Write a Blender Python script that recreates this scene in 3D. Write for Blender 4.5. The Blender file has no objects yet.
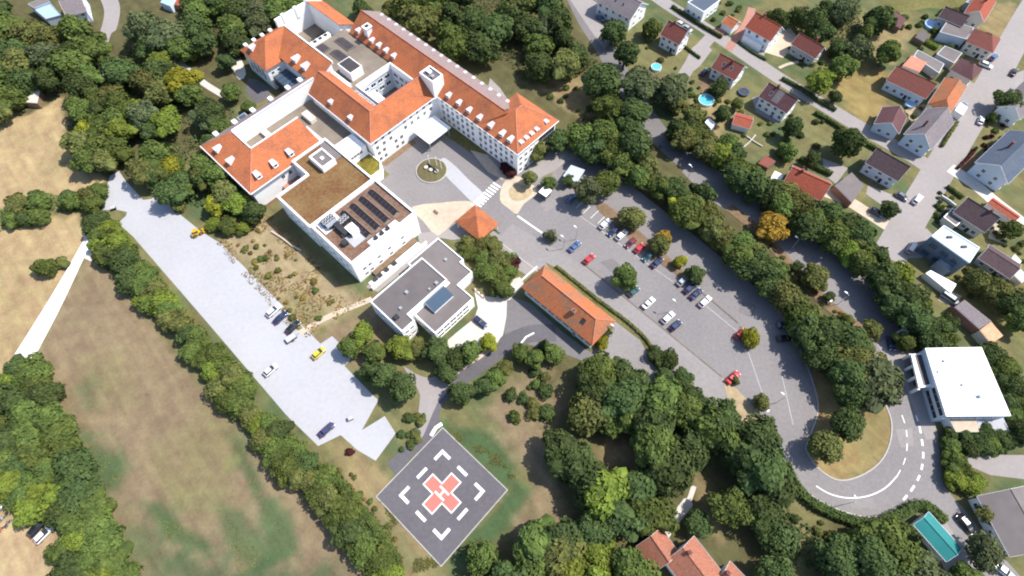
import bpy, bmesh, math, random
import numpy as np
from mathutils import Vector, Matrix
random.seed(7); rng = np.random.default_rng(7)
sc = bpy.context.scene
COL = sc.collection

# ------------------------------------------------------------------ camera, sky, sun, exposure
CAM_H = 145.0; FOC = 560.0; TILT = math.radians(27.65); ROLL = math.radians(-0.65)
cam = bpy.data.cameras.new('camera'); cam.sensor_fit = 'HORIZONTAL'; cam.sensor_width = 36.0
cam.lens = 36.0 * FOC / 1024.0; cam.clip_start = 1.0; cam.clip_end = 20000.0
camo = bpy.data.objects.new('camera', cam); COL.objects.link(camo); sc.camera = camo
CM = Matrix.Rotation(TILT, 3, 'X') @ Matrix.Rotation(ROLL, 3, 'Z')
camo.matrix_world = Matrix.Translation((0, 0, CAM_H)) @ CM.to_4x4()

SUN_DIR = Vector((0.978, 0.21, 0)).normalized() * math.cos(math.radians(55)) + Vector((0, 0, math.sin(math.radians(55))))
w = bpy.data.worlds.new('World'); sc.world = w; w.use_nodes = True
nt = w.node_tree; bg = nt.nodes['Background']
sky = nt.nodes.new('ShaderNodeTexSky'); sky.sky_type = 'NISHITA'; sky.sun_disc = False
sky.sun_elevation = math.radians(55); sky.sun_rotation = math.atan2(SUN_DIR.x, SUN_DIR.y)
sky.air_density = 1.0; sky.dust_density = 1.0
nt.links.new(sky.outputs[0], bg.inputs[0]); bg.inputs[1].default_value = 0.15
sl = bpy.data.lights.new('sun', 'SUN'); sl.energy = 4.6; sl.angle = math.radians(0.5); sl.color = (1.0, 0.95, 0.87)
so = bpy.data.objects.new('sun', sl); COL.objects.link(so)
so.rotation_euler = (-SUN_DIR).to_track_quat('-Z', 'Y').to_euler(); so.location = (0, 0, 300)
vs = sc.view_settings; vs.view_transform = 'Standard'; vs.look = 'None'; vs.gamma = 1.0; vs.use_curve_mapping = False
vs.exposure = 0.63
sc.cycles.pixel_filter_type = 'BLACKMAN_HARRIS'; sc.cycles.filter_width = 2.0
sc.cycles.max_bounces = 5; sc.cycles.diffuse_bounces = 3; sc.cycles.transparent_max_bounces = 8

# ------------------------------------------------------------------ survey helpers
def G(x, y, z=0.0):
    """where the sight line through a survey mark meets the level z (metres)"""
    d = CM @ Vector((x - 512.0, 288.0 - y, -FOC)); k = (CAM_H - z) / -d.z
    return Vector((d.x * k, d.y * k, z))
AX = math.radians(-43.9)                      # the hospital's own axes: u along the long wing, v across it
UX = Vector((math.cos(AX), math.sin(AX), 0)); VX = Vector((-math.sin(AX), math.cos(AX), 0))
def W(u, v, z=0.0): return UX * u + VX * v + Vector((0, 0, z))

def tag(o, label=None, cat=None, group=None, kind=None):
    if label: o['label'] = label
    if cat: o['category'] = cat
    if group: o['group'] = group
    if kind: o['kind'] = kind
    return o
def empty(name, loc=(0, 0, 0), rz=0.0, label=None, cat=None, group=None):
    o = bpy.data.objects.new(name, None); COL.objects.link(o); o.empty_display_size = 0.5
    o.location = loc; o.rotation_euler = (0, 0, rz)
    return tag(o, label, cat, group)
def mobj(name, me, parent=None, loc=None, rz=0.0, scale=None):
    o = bpy.data.objects.new(name, me); COL.objects.link(o)
    if parent is not None: o.parent = parent
    if loc is not None: o.location = loc
    if rz: o.rotation_euler = (0, 0, rz)
    if scale is not None: o.scale = scale
    return o
def omat(o, m, slot=0):
    o.material_slots[slot].link = 'OBJECT'; o.material_slots[slot].material = m

class MB:
    """collects faces into one mesh"""
    def __init__(s, mats=None): s.v = []; s.f = []; s.m = []; s.mats = mats or []
    def face(s, pts, mi=0):
        i = len(s.v); s.v += [tuple(p) for p in pts]; s.f.append(tuple(range(i, i + len(pts)))); s.m.append(mi); return s
    def box(s, x0, x1, y0, y1, z0, z1, mi=0, top=None):
        p = [(x0,y0,z0),(x1,y0,z0),(x1,y1,z0),(x0,y1,z0),(x0,y0,z1),(x1,y0,z1),(x1,y1,z1),(x0,y1,z1)]
        i = len(s.v); s.v += p
        for q in ((3,2,1,0),(4,5,6,7),(0,1,5,4),(1,2,6,5),(2,3,7,6),(3,0,4,7)):
            s.f.append(tuple(i + a for a in q)); s.m.append(mi)
        if top is not None: s.m[-5] = top
        return s
    def prism(s, pts, z0, z1, mi=0, top=None):
        n = len(pts); a = sum(pts[i][0]*pts[(i+1)%n][1]-pts[(i+1)%n][0]*pts[i][1] for i in range(n))
        if a < 0: pts = pts[::-1]
        s.face([(x, y, z1) for x, y in pts], mi if top is None else top)
        s.face([(x, y, z0) for x, y in pts[::-1]], mi)
        for i in range(n):
            x0, y0 = pts[i]; x1, y1 = pts[(i+1) % n]
            s.face([(x0,y0,z0),(x1,y1,z0),(x1,y1,z1),(x0,y0,z1)], mi)
        return s
    def tube(s, a, b, r0, r1=None, n=8, mi=0):
        a = Vector(a); b = Vector(b); r1 = r0 if r1 is None else r1
        d = (b - a).normalized(); t = d.orthogonal().normalized(); q = d.cross(t); i = len(s.v)
        for c, r in ((a, r0), (b, r1)):
            for k in range(n):
                th = 2*math.pi*k/n; s.v.append(tuple(c + (t*math.cos(th) + q*math.sin(th))*r))
        for k in range(n):
            s.f.append((i+k, i+(k+1)%n, i+n+(k+1)%n, i+n+k)); s.m.append(mi)
        s.f.append(tuple(i+n+k for k in range(n))); s.m.append(mi)
        s.f.append(tuple(i+n-1-k for k in range(n))); s.m.append(mi)
        return s
    def loft(s, rings, mi=0, cap=True):
        n = len(rings[0]); i = len(s.v)
        for r in rings: s.v += [tuple(p) for p in r]
        for k in range(len(rings)-1):
            for j in range(n):
                s.f.append((i+k*n+j, i+k*n+(j+1)%n, i+(k+1)*n+(j+1)%n, i+(k+1)*n+j)); s.m.append(mi)
        if cap:
            s.f.append(tuple(i+n-1-j for j in range(n))); s.m.append(mi)
            s.f.append(tuple(i+(len(rings)-1)*n+j for j in range(n))); s.m.append(mi)
        return s
    def mesh(s, name, smooth=False):
        me = bpy.data.meshes.new(name); me.from_pydata(s.v, [], s.f)
        for m in s.mats: me.materials.append(m)
        me.polygons.foreach_set('material_index', s.m)
        if smooth: me.polygons.foreach_set('use_smooth', [True]*len(s.f))
        me.update(); return me
    def build(s, name, parent=None, mats=None, loc=None, smooth=False, rz=0.0):
        if mats is not None: s.mats = mats if isinstance(mats, (list, tuple)) else [mats]
        return mobj(name, s.mesh(name, smooth), parent, loc, rz)

# ------------------------------------------------------------------ materials
def newmat(name):
    m = bpy.data.materials.new(name); m.use_nodes = True; n = m.node_tree.nodes
    return m, n, m.node_tree.links, n['Principled BSDF']
def mat(name, c, var=0.12, scale=0.6, rough=0.8, spec=0.3, metal=0.0, bump=0.0, c2=None, big=0.07, rnd=0.0):
    """base colour broken up by a fine and a broad noise (world metres)"""
    m, n, L, b = newmat(name)
    geo = n.new('ShaderNodeNewGeometry')
    t1 = n.new('ShaderNodeTexNoise'); t1.inputs['Scale'].default_value = scale; t1.inputs['Detail'].default_value = 6
    t2 = n.new('ShaderNodeTexNoise'); t2.inputs['Scale'].default_value = big; t2.inputs['Detail'].default_value = 3
    L.new(geo.outputs['Position'], t1.inputs['Vector']); L.new(geo.outputs['Position'], t2.inputs['Vector'])
    ad = n.new('ShaderNodeMath'); ad.operation = 'MULTIPLY_ADD'; ad.inputs[1].default_value = 0.6
    L.new(t2.outputs[0], ad.inputs[0])
    m6 = n.new('ShaderNodeMath'); m6.operation = 'MULTIPLY'; m6.inputs[1].default_value = 0.6
    L.new(t1.outputs[0], m6.inputs[0]); L.new(m6.outputs[0], ad.inputs[2])
    r = n.new('ShaderNodeMapRange'); r.inputs[1].default_value = 0.42; r.inputs[2].default_value = 0.78
    L.new(ad.outputs[0], r.inputs[0])
    mx = n.new('ShaderNodeMix'); mx.data_type = 'RGBA'; L.new(r.outputs[0], mx.inputs[0])
    hi = c2 if c2 else tuple(min(1, x*(1+var)) for x in c)
    mx.inputs[6].default_value = (*[x*(1-var) for x in c], 1); mx.inputs[7].default_value = (*hi, 1)
    out = mx.outputs[2]
    if rnd:
        oi = n.new('ShaderNodeObjectInfo'); hs = n.new('ShaderNodeHueSaturation')
        mr = n.new('ShaderNodeMapRange'); mr.inputs[3].default_value = 1-rnd; mr.inputs[4].default_value = 1+rnd
        L.new(oi.outputs['Random'], mr.inputs[0]); L.new(mr.outputs[0], hs.inputs['Value']); L.new(out, hs.inputs['Color']); out = hs.outputs[0]
    L.new(out, b.inputs['Base Color'])
    b.inputs['Roughness'].default_value = rough; b.inputs['Specular IOR Level'].default_value = spec; b.inputs['Metallic'].default_value = metal
    if bump:
        bp = n.new('ShaderNodeBump'); bp.inputs['Strength'].default_value = bump; bp.inputs['Distance'].default_value = 0.3
        L.new(t1.outputs[0], bp.inputs['Height']); L.new(bp.outputs[0], b.inputs['Normal'])
    return m
def tilemat(name, c, wear=(0.30, 0.17, 0.11), amt=0.35):
    """clay roof tiles: fine courses, weathered blotches"""
    m, n, L, b = newmat(name)
    geo = n.new('ShaderNodeNewGeometry'); tc = n.new('ShaderNodeTexCoord')
    t1 = n.new('ShaderNodeTexNoise'); t1.inputs['Scale'].default_value = 0.22; t1.inputs['Detail'].default_value = 5; t1.inputs['Roughness'].default_value = 0.65
    t2 = n.new('ShaderNodeTexNoise'); t2.inputs['Scale'].default_value = 2.2; t2.inputs['Detail'].default_value = 4
    L.new(geo.outputs['Position'], t1.inputs['Vector']); L.new(geo.outputs['Position'], t2.inputs['Vector'])
    r = n.new('ShaderNodeMapRange'); r.inputs[1].default_value = 0.44; r.inputs[2].default_value = 0.72; r.inputs[4].default_value = amt
    L.new(t1.outputs[0], r.inputs[0])
    mx = n.new('ShaderNodeMix'); mx.data_type = 'RGBA'; L.new(r.outputs[0], mx.inputs[0])
    mx.inputs[6].default_value = (*c, 1); mx.inputs[7].default_value = (*wear, 1)
    mr = n.new('ShaderNodeMapRange'); mr.inputs[1].default_value = 0.3; mr.inputs[2].default_value = 0.7; mr.inputs[3].default_value = 0.78; mr.inputs[4].default_value = 1.2
    L.new(t2.outputs[0], mr.inputs[0])
    wv = n.new('ShaderNodeTexWave'); wv.bands_direction = 'Z'; wv.inputs['Scale'].default_value = 1.6; wv.inputs['Distortion'].default_value = 0.4
    L.new(tc.outputs['Object'], wv.inputs['Vector'])
    hs = n.new('ShaderNodeHueSaturation'); L.new(mr.outputs[0], hs.inputs['Value']); L.new(mx.outputs[2], hs.inputs['Color'])
    L.new(hs.outputs[0], b.inputs['Base Color']); b.inputs['Roughness'].default_value = 0.85; b.inputs['Specular IOR Level'].default_value = 0.2
    bp = n.new('ShaderNodeBump'); bp.inputs['Strength'].default_value = 0.5; bp.inputs['Distance'].default_value = 0.06
    L.new(wv.outputs[0], bp.inputs['Height']); L.new(bp.outputs[0], b.inputs['Normal'])
    return m
def glassmat(name, c=(0.03, 0.04, 0.05), rough=0.12):
    m, n, L, b = newmat(name)
    b.inputs['Base Color'].default_value = (*c, 1); b.inputs['Roughness'].default_value = rough; b.inputs['Specular IOR Level'].default_value = 0.6
    t = n.new('ShaderNodeTexNoise'); t.inputs['Scale'].default_value = 0.4
    mr = n.new('ShaderNodeMapRange'); mr.inputs[3].default_value = rough*0.6; mr.inputs[4].default_value = rough*1.8
    L.new(t.outputs[0], mr.inputs[0]); L.new(mr.outputs[0], b.inputs['Roughness'])
    return m
def leafmat(name, c, dry=0.0):
    """leaf colour varies between leaves (island), trees (object) and patches"""
    m, n, L, b = newmat(name); n.remove(b); out = n['Material Output']
    geo = n.new('ShaderNodeNewGeometry'); oi = n.new('ShaderNodeObjectInfo')
    t = n.new('ShaderNodeTexNoise'); t.inputs['Scale'].default_value = 0.35; t.inputs['Detail'].default_value = 2; L.new(geo.outputs['Position'], t.inputs['Vector'])
    mx = n.new('ShaderNodeMix'); mx.data_type = 'RGBA'
    mx.inputs[6].default_value = (c[0]*0.80, c[1]*0.84, c[2]*0.85, 1); mx.inputs[7].default_value = (min(1, c[0]*1.32+dry), c[1]*1.28+dry*0.6, c[2]*1.1, 1)
    mr = n.new('ShaderNodeMapRange'); mr.inputs[1].default_value = 0.3; mr.inputs[2].default_value = 0.72; L.new(t.outputs[0], mr.inputs[0]); L.new(mr.outputs[0], mx.inputs[0])
    hs = n.new('ShaderNodeHueSaturation'); L.new(mx.outputs[2], hs.inputs['Color'])
    a = n.new('ShaderNodeMath'); a.operation = 'MULTIPLY_ADD'; a.inputs[1].default_value = 0.5; a.inputs[2].default_value = 0.55
    L.new(geo.outputs['Random Per Island'], a.inputs[0])
    a2 = n.new('ShaderNodeMath'); a2.operation = 'MULTIPLY_ADD'; a2.inputs[1].default_value = 0.45; L.new(oi.outputs['Random'], a2.inputs[0]); L.new(a.outputs[0], a2.inputs[2])
    L.new(a2.outputs[0], hs.inputs['Value'])
    hh = n.new('ShaderNodeMapRange'); hh.inputs[3].default_value = 0.485; hh.inputs[4].default_value = 0.515; L.new(oi.outputs['Random'], hh.inputs[0]); L.new(hh.outputs[0], hs.inputs['Hue'])
    df = n.new('ShaderNodeBsdfDiffuse'); tr = n.new('ShaderNodeBsdfTranslucent'); ms = n.new('ShaderNodeMixShader'); ms.inputs[0].default_value = 0.25
    L.new(hs.outputs[0], df.inputs[0]); L.new(hs.outputs[0], tr.inputs[0]); L.new(df.outputs[0], ms.inputs[1]); L.new(tr.outputs[0], ms.inputs[2]); L.new(ms.outputs[0], out.inputs[0])
    return m
M = {}
M['white'] = mat('white_render', (0.84, 0.83, 0.815), 0.04, 0.5, 0.9)
M['whitemetal'] = mat('white_sheet', (0.82, 0.83, 0.85), 0.03, 0.5, 0.5)
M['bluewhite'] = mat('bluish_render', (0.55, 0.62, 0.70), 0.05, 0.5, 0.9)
M['cream'] = mat('cream_render', (0.66, 0.60, 0.50), 0.06, 0.5, 0.9)
M['greywall'] = mat('grey_render', (0.42, 0.42, 0.42), 0.08, 0.5, 0.9)
M['tile'] = tilemat('orange_tiles', (0.41, 0.132, 0.056), (0.215, 0.085, 0.05), 0.8)
M['pinkroof'] = tilemat('pinkish_grey_tiles', (0.235, 0.175, 0.17), (0.2, 0.16, 0.155), 0.5)
M['dormertop'] = mat('grey_lilac_sheet', (0.56, 0.53, 0.56), 0.06, 0.8, 0.6)
M['tile_old'] = tilemat('weathered_orange_tiles', (0.40, 0.13, 0.055), (0.19, 0.14, 0.095), 0.95)
M['redtile'] = tilemat('red_tiles', (0.30, 0.075, 0.045), (0.18, 0.09, 0.07))
M['redbrown'] = tilemat('red_brown_tiles', (0.20, 0.065, 0.05), (0.12, 0.07, 0.06))
M['maroon'] = tilemat('maroon_tiles', (0.11, 0.05, 0.055), (0.16, 0.10, 0.09))
M['darktile'] = tilemat('dark_brown_tiles', (0.085, 0.055, 0.06), (0.12, 0.09, 0.09))
M['greytile'] = tilemat('grey_tiles', (0.17, 0.145, 0.155), (0.24, 0.21, 0.20))
M['slate'] = tilemat('blue_slate', (0.075, 0.095, 0.135), (0.12, 0.13, 0.15))
M['salmon'] = tilemat('salmon_tiles', (0.52, 0.19, 0.13), (0.4, 0.2, 0.15))
M['paleorange'] = tilemat('pale_orange_tiles', (0.60, 0.32, 0.19), (0.5, 0.3, 0.2))
M['terracotta'] = tilemat('terracotta_tiles', (0.31, 0.125, 0.08), (0.24, 0.12, 0.08), 0.6)
M['cubewall'] = mat('slate_blue_render', (0.12, 0.155, 0.20), 0.08, 0.6, 0.8)
M['teal'] = mat('teal_sheet', (0.014, 0.17, 0.17), 0.12, 0.4, 0.5)
M['glass'] = glassmat('window_glass')
M['glassblue'] = glassmat('blue_glass', (0.05, 0.08, 0.12), 0.2)
M['dark'] = mat('dark_grey', (0.035, 0.035, 0.04), 0.2, 1.0, 0.6)
M['panel'] = mat('dark_panel', (0.055, 0.045, 0.048), 0.25, 0.8, 0.5)
M['pv'] = mat('solar_glass', (0.030, 0.022, 0.026), 0.3, 1.5, 0.25, 0.5)
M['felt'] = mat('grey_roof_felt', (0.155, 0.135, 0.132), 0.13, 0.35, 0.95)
M['felt_dk'] = mat('dark_roof_felt', (0.12, 0.105, 0.105), 0.12, 0.35, 0.95)
M['gravel'] = mat('tan_roof_gravel', (0.185, 0.155, 0.125), 0.22, 0.25, 0.95)
M['sedum'] = mat('sedum_roof', (0.20, 0.088, 0.042), 0.35, 1.1, 1.0, 0.1, c2=(0.20, 0.135, 0.062), big=0.16, bump=0.3)
M['sedum_red'] = mat('reddish_sedum', (0.15, 0.075, 0.055), 0.3, 1.2, 1.0, 0.1, c2=(0.22, 0.14, 0.10), big=0.15, bump=0.3)
M['sedum_green'] = mat('green_sedum', (0.11, 0.09, 0.025), 0.3, 0.8, 1.0, 0.1, c2=(0.22, 0.19, 0.03), big=0.2, bump=0.3)
M['asphalt'] = mat('asphalt', (0.192, 0.177, 0.179), 0.12, 1.2, 0.92, c2=(0.222, 0.206, 0.204), big=0.05)
M['asphalt_lt'] = mat('bleached_asphalt', (0.225, 0.208, 0.205), 0.12, 1.0, 0.92, big=0.07)
M['asphalt_dk'] = mat('dark_asphalt', (0.105, 0.098, 0.108), 0.14, 1.0, 0.92, big=0.09)
M['asphalt_md'] = mat('worn_asphalt', (0.155, 0.145, 0.147), 0.12, 0.9, 0.92, big=0.08)
M['pale'] = mat('pale_paving', (0.365, 0.365, 0.385), 0.07, 0.9, 0.9, big=0.06)
M['street'] = mat('pale_street', (0.265, 0.24, 0.232), 0.08, 0.8, 0.9, big=0.06)
M['sandpave'] = mat('sandy_paving', (0.45, 0.37, 0.285), 0.14, 0.7, 0.9)
M['concrete'] = mat('pale_concrete', (0.50, 0.465, 0.42), 0.12, 0.6, 0.9)
M['concrete_lt'] = mat('bleached_concrete', (0.72, 0.71, 0.69), 0.06, 0.6, 0.9)
M['joint'] = mat('weedy_kerb', (0.15, 0.125, 0.10), 0.3, 1.5, 1.0)
M['kerb'] = mat('kerb_stone', (0.38, 0.36, 0.34), 0.12, 1.0, 0.9)
M['bedsoil'] = mat('planted_soil', (0.15, 0.11, 0.065), 0.35, 1.2, 1.0, 0.1, c2=(0.13, 0.13, 0.06))
M['paint'] = mat('road_paint', (0.72, 0.72, 0.72), 0.10, 2.5, 0.8)
M['paint_worn'] = mat('worn_road_paint', (0.36, 0.35, 0.35), 0.2, 2.5, 0.8)
M['redpaint'] = mat('red_pad_paint', (0.66, 0.155, 0.125), 0.12, 1.5, 0.8)
M['brick'] = mat('red_paving', (0.34, 0.17, 0.13), 0.15, 1.0, 0.9)
M['soil'] = mat('brown_soil', (0.175, 0.12, 0.075), 0.3, 0.8, 1.0, 0.1)
M['drysoil'] = mat('dry_sandy_soil', (0.33, 0.25, 0.15), 0.22, 0.6, 1.0, 0.1, c2=(0.42, 0.33, 0.21))
M['lawn'] = mat('thin_lawn', (0.13, 0.12, 0.045), 0.3, 0.7, 1.0, 0.1)
M['drylawn'] = mat('dry_lawn', (0.24, 0.18, 0.085), 0.25, 0.5, 1.0, 0.1, c2=(0.22, 0.19, 0.075), big=0.12)
M['water'] = glassmat('pool_water', (0.10, 0.42, 0.52), 0.08)
M['canopyblue'] = mat('pale_blue_canopy', (0.42, 0.47, 0.53), 0.06, 1.0, 0.7)
M['tarp'] = mat('blue_pool_cover', (0.32, 0.46, 0.62), 0.06, 1.0, 0.6)
M['steel'] = mat('galvanised_steel', (0.5, 0.51, 0.53), 0.08, 1.0, 0.4, 0.5, 0.6)
M['bark'] = mat('bark', (0.09, 0.065, 0.045), 0.3, 3.0, 1.0, 0.1)
M['wood'] = mat('weathered_wood', (0.20, 0.14, 0.09), 0.25, 1.5, 0.9)
M['tyre'] = mat('tyre_rubber', (0.02, 0.02, 0.02), 0.2, 3.0, 0.9)
M['lampglass'] = mat('clear_lamp', (0.75, 0.75, 0.72), 0.05, 3.0, 0.2)
M['redlamp'] = mat('red_lamp', (0.35, 0.02, 0.02), 0.05, 3.0, 0.2)
def carpaint(name, c):
    m, n, L, b = newmat(name); b.inputs['Base Color'].default_value = (*c, 1); b.inputs['Roughness'].default_value = 0.3; b.inputs['Metallic'].default_value = 0.15
    t = n.new('ShaderNodeTexNoise'); t.inputs['Scale'].default_value = 2.0; mr = n.new('ShaderNodeMapRange'); mr.inputs[3].default_value = 0.22; mr.inputs[4].default_value = 0.42
    L.new(t.outputs[0], mr.inputs[0]); L.new(mr.outputs[0], b.inputs['Roughness'])
    b.inputs['Coat Weight'].default_value = 0.5; b.inputs['Coat Roughness'].default_value = 0.08; return m
CP = {k: carpaint(k + '_car_paint', c) for k, c in dict(white=(0.72, 0.72, 0.73), navy=(0.02, 0.03, 0.085), black=(0.014, 0.014, 0.018), red=(0.50, 0.025, 0.03), darkred=(0.16, 0.02, 0.03),
      blue=(0.06, 0.11, 0.24), silver=(0.36, 0.38, 0.41), yellow=(0.62, 0.50, 0.03), amber=(0.60, 0.36, 0.01), teal=(0.03, 0.10, 0.11), violet=(0.06, 0.05, 0.13), grey=(0.12, 0.125, 0.14)).items()}
LF = {'d': leafmat('dark_leaves', (0.0661, 0.0924, 0.0360)), 'm': leafmat('green_leaves', (0.0944, 0.1254, 0.0380)), 'l': leafmat('bright_leaves', (0.1392, 0.1760, 0.0360)),
      'y': leafmat('yellow_green_leaves', (0.2183, 0.2200, 0.0300)), 'o': leafmat('olive_leaves', (0.1133, 0.1210, 0.0440), 0.01), 'g': leafmat('grey_green_leaves', (0.0920, 0.1100, 0.0560)),
      'b': leafmat('browning_leaves', (0.2360, 0.1265, 0.0300), 0.03), 'r': leafmat('dark_red_leaves', (0.0708, 0.0242, 0.0260)), 'h': leafmat('hedge_leaves', (0.0708, 0.0990, 0.0360)),
      's': leafmat('scrub_leaves', (0.1888, 0.1430, 0.0550), 0.05)}
# ------------------------------------------------------------------ terrain
def vnoise(x, y, s, seed):
    r = np.random.default_rng(seed); N = 128; g = r.random((N, N))
    fx = x/s; fy = y/s; ix = np.floor(fx).astype(int); iy = np.floor(fy).astype(int); tx = fx-ix; ty = fy-iy
    tx = tx*tx*(3-2*tx); ty = ty*ty*(3-2*ty)
    a = g[ix % N, iy % N]; b = g[(ix+1) % N, iy % N]; c = g[ix % N, (iy+1) % N]; d = g[(ix+1) % N, (iy+1) % N]
    return (a*(1-tx)+b*tx)*(1-ty)+(c*(1-tx)+d*tx)*ty
def sdist(px, py, poly):
    d = np.full(px.shape, 1e9); ins = np.zeros(px.shape, bool); n = len(poly)
    for i in range(n):
        ax, ay = poly[i]; bx, by = poly[(i+1) % n]; ex, ey = bx-ax, by-ay
        t = np.clip(((px-ax)*ex+(py-ay)*ey)/(ex*ex+ey*ey+1e-9), 0, 1)
        d = np.minimum(d, np.hypot(px-ax-t*ex, py-ay-t*ey))
        c = (ay > py) != (by > py)
        with np.errstate(divide='ignore', invalid='ignore'):
            ins ^= c & (px < (bx-ax)*(py-ay)/(by-ay+1e-12)+ax)
    return np.where(ins, d, -d)
def gpoly(pts, z=0.0): return [tuple(G(x, y, z).xy) for x, y in pts]
STRAW = (0.315, 0.232, 0.128); STRAW2 = (0.255, 0.185, 0.100); TAN = (0.190, 0.142, 0.088); OLIVE = (0.150, 0.135, 0.062); GREEN = (0.060, 0.092, 0.040)
LEAFY = (0.085, 0.082, 0.035); FLOOR = (0.088, 0.078, 0.038); DUST = (0.33, 0.24, 0.14); ROCKY = (0.28, 0.215, 0.13); DKGREEN = (0.045, 0.075, 0.035)
ZONES = [  # polygon, colour, blend width (m), strength
 ([(-60,-60),(330,-60),(330,40),(262,60),(205,150),(120,190),(60,150),(-60,240)], FLOOR, 3, .9),
 ([(380,-60),(560,-20),(600,60),(680,150),(760,220),(890,330),(860,400),(800,360),(740,290),(650,210),(560,130),(440,60)], FLOOR, 3, .9),
 ([(500,340),(600,350),(700,400),(800,480),(1000,576),(1000,660),(400,660),(540,480),(540,430)], FLOOR, 3, .85),
 ([(-40,120),(35,114),(62,96),(70,140),(78,165),(104,180),(96,190),(-40,215)], STRAW, 1.5, 1),
 ([(55,150),(80,150),(80,172),(40,172)], OLIVE, 4, .5),
 ([(-60,230),(30,220),(80,212),(88,240),(28,362),(-60,400)], STRAW, 2, 1),
 ([(-60,380),(-20,250),(35,250),(40,330),(20,362)], STRAW2, 8, .6),
 ([(92,252),(150,318),(240,430),(320,500),(390,590),(390,660),(140,660),(88,480),(66,420),(30,362)], TAN, 2, 1),
 ([(78,432),(105,440),(130,470),(120,495),(98,500),(85,470)], GREEN, 2.5, .95),
 ([(140,500),(165,497),(185,520),(215,545),(205,556),(170,540),(150,530)], GREEN, 2, 1),
 ([(120,515),(150,520),(175,560),(150,590),(125,560)], GREEN, 3.5, .7),
 ([(228,430),(245,440),(262,490),(290,520),(300,560),(270,560),(255,500),(235,465)], GREEN, 2, .9),
 ([(215,505),(245,505),(270,560),(240,576),(220,540)], GREEN, 2.5, .8),
 ([(180,560),(240,570),(330,560),(360,590),(180,600)], DKGREEN, 3, .75),
 ([(170,430),(215,440),(240,500),(200,510)], OLIVE, 5, .5),
 ([(85,360),(120,360),(135,400),(90,405)], OLIVE, 5, .5),
 ([(75,385),(90,380),(100,400),(82,405)], GREEN, 3, .5),
 ([(150,440),(190,470),(215,520),(190,530),(160,490)], OLIVE, 4, .6),
 ([(195,400),(225,425),(240,460),(225,470),(200,430)], OLIVE, 3, .6),
 ([(-40,490),(30,522),(56,534),(62,600),(-40,640)], DUST, 1.5, 1),
 ([(215,243),(250,214),(272,214),(345,290),(368,300),(300,342)], ROCKY, 2, .9),
 ([(225,252),(250,262),(300,330),(296,336),(240,280)], OLIVE, 2, .7),
 ([(272,300),(300,290),(330,310),(305,330)], OLIVE, 2, .6),
 ([(255,205),(275,210),(352,285),(340,287)], LEAFY, 1.5, .7),
 ([(300,345),(370,305),(405,340),(380,370),(345,365)], TAN, 1.5, .9),
 ([(330,440),(360,440),(430,520),(442,566),(420,600),(390,560),(345,490)], STRAW2, 2.5, .8),
 ([(380,500),(440,566),(450,576),(400,576),(375,530)], GREEN, 3, .5),
 ([(445,425),(475,425),(506,452),(531,490),(512,527),(455,574),(440,564),(507,492)], GREEN, 1.6, 1),
 ([(482,412),(500,385),(545,440),(562,520),(522,560),(518,527),(537,490),(510,446)], TAN, 2, 1),
 ([(430,405),(445,385),(400,440),(395,430)], OLIVE, 2, .8),
 ([(500,378),(540,360),(560,400),(540,440),(505,420)], TAN, 3, .8),
 ([(600,430),(640,445),(655,470),(620,475),(600,455)], STRAW2, 2, .9),
 ([(690,470),(705,490),(720,540),(700,520)], STRAW2, 2, .9),
 ([(760,520),(800,490),(830,530),(840,576),(780,576)], OLIVE, 3, .7),
 ([(800,340),(830,380),(895,395),(892,445),(875,470),(835,485),(805,465),(810,420)], (0.25,0.185,0.085), 1.5, 1),
 ([(780,335),(815,370),(820,420),(800,400)], (0.22,0.12,0.07), 2, .9),
 ([(860,400),(890,410),(888,445),(870,462),(850,440)], OLIVE, 3, .6),
 ([(830,68),(862,62),(896,76),(892,108),(872,128),(835,96)], (0.22,0.165,0.07), 2, 1),
 ([(545,60),(575,70),(605,110),(580,120),(545,90)], STRAW2, 2, .8),
 ([(935,300),(975,260),(1040,290),(1040,340),(960,320)], (0.15,0.13,0.05), 3, .9),
 ([(640,20),(700,60),(760,110),(780,150),(740,165),(690,130),(650,80)], OLIVE, 3, .7),
 ([(690,100),(720,95),(735,115),(715,135),(695,120)], STRAW2, 2, .8),
 ([(800,105),(850,125),(870,160),(830,165),(800,140)], OLIVE, 2, .8),
 ([(860,20),(900,10),(915,30),(890,60),(862,50)], STRAW2, 3, .7),
 ([(985,10),(1010,0),(1024,10),(990,80),(970,60)], STRAW2, 3, .6),
 ([(525,165),(560,150),(600,165),(570,185)], (0.30,0.28,0.26), 2, .9),
]
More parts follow.
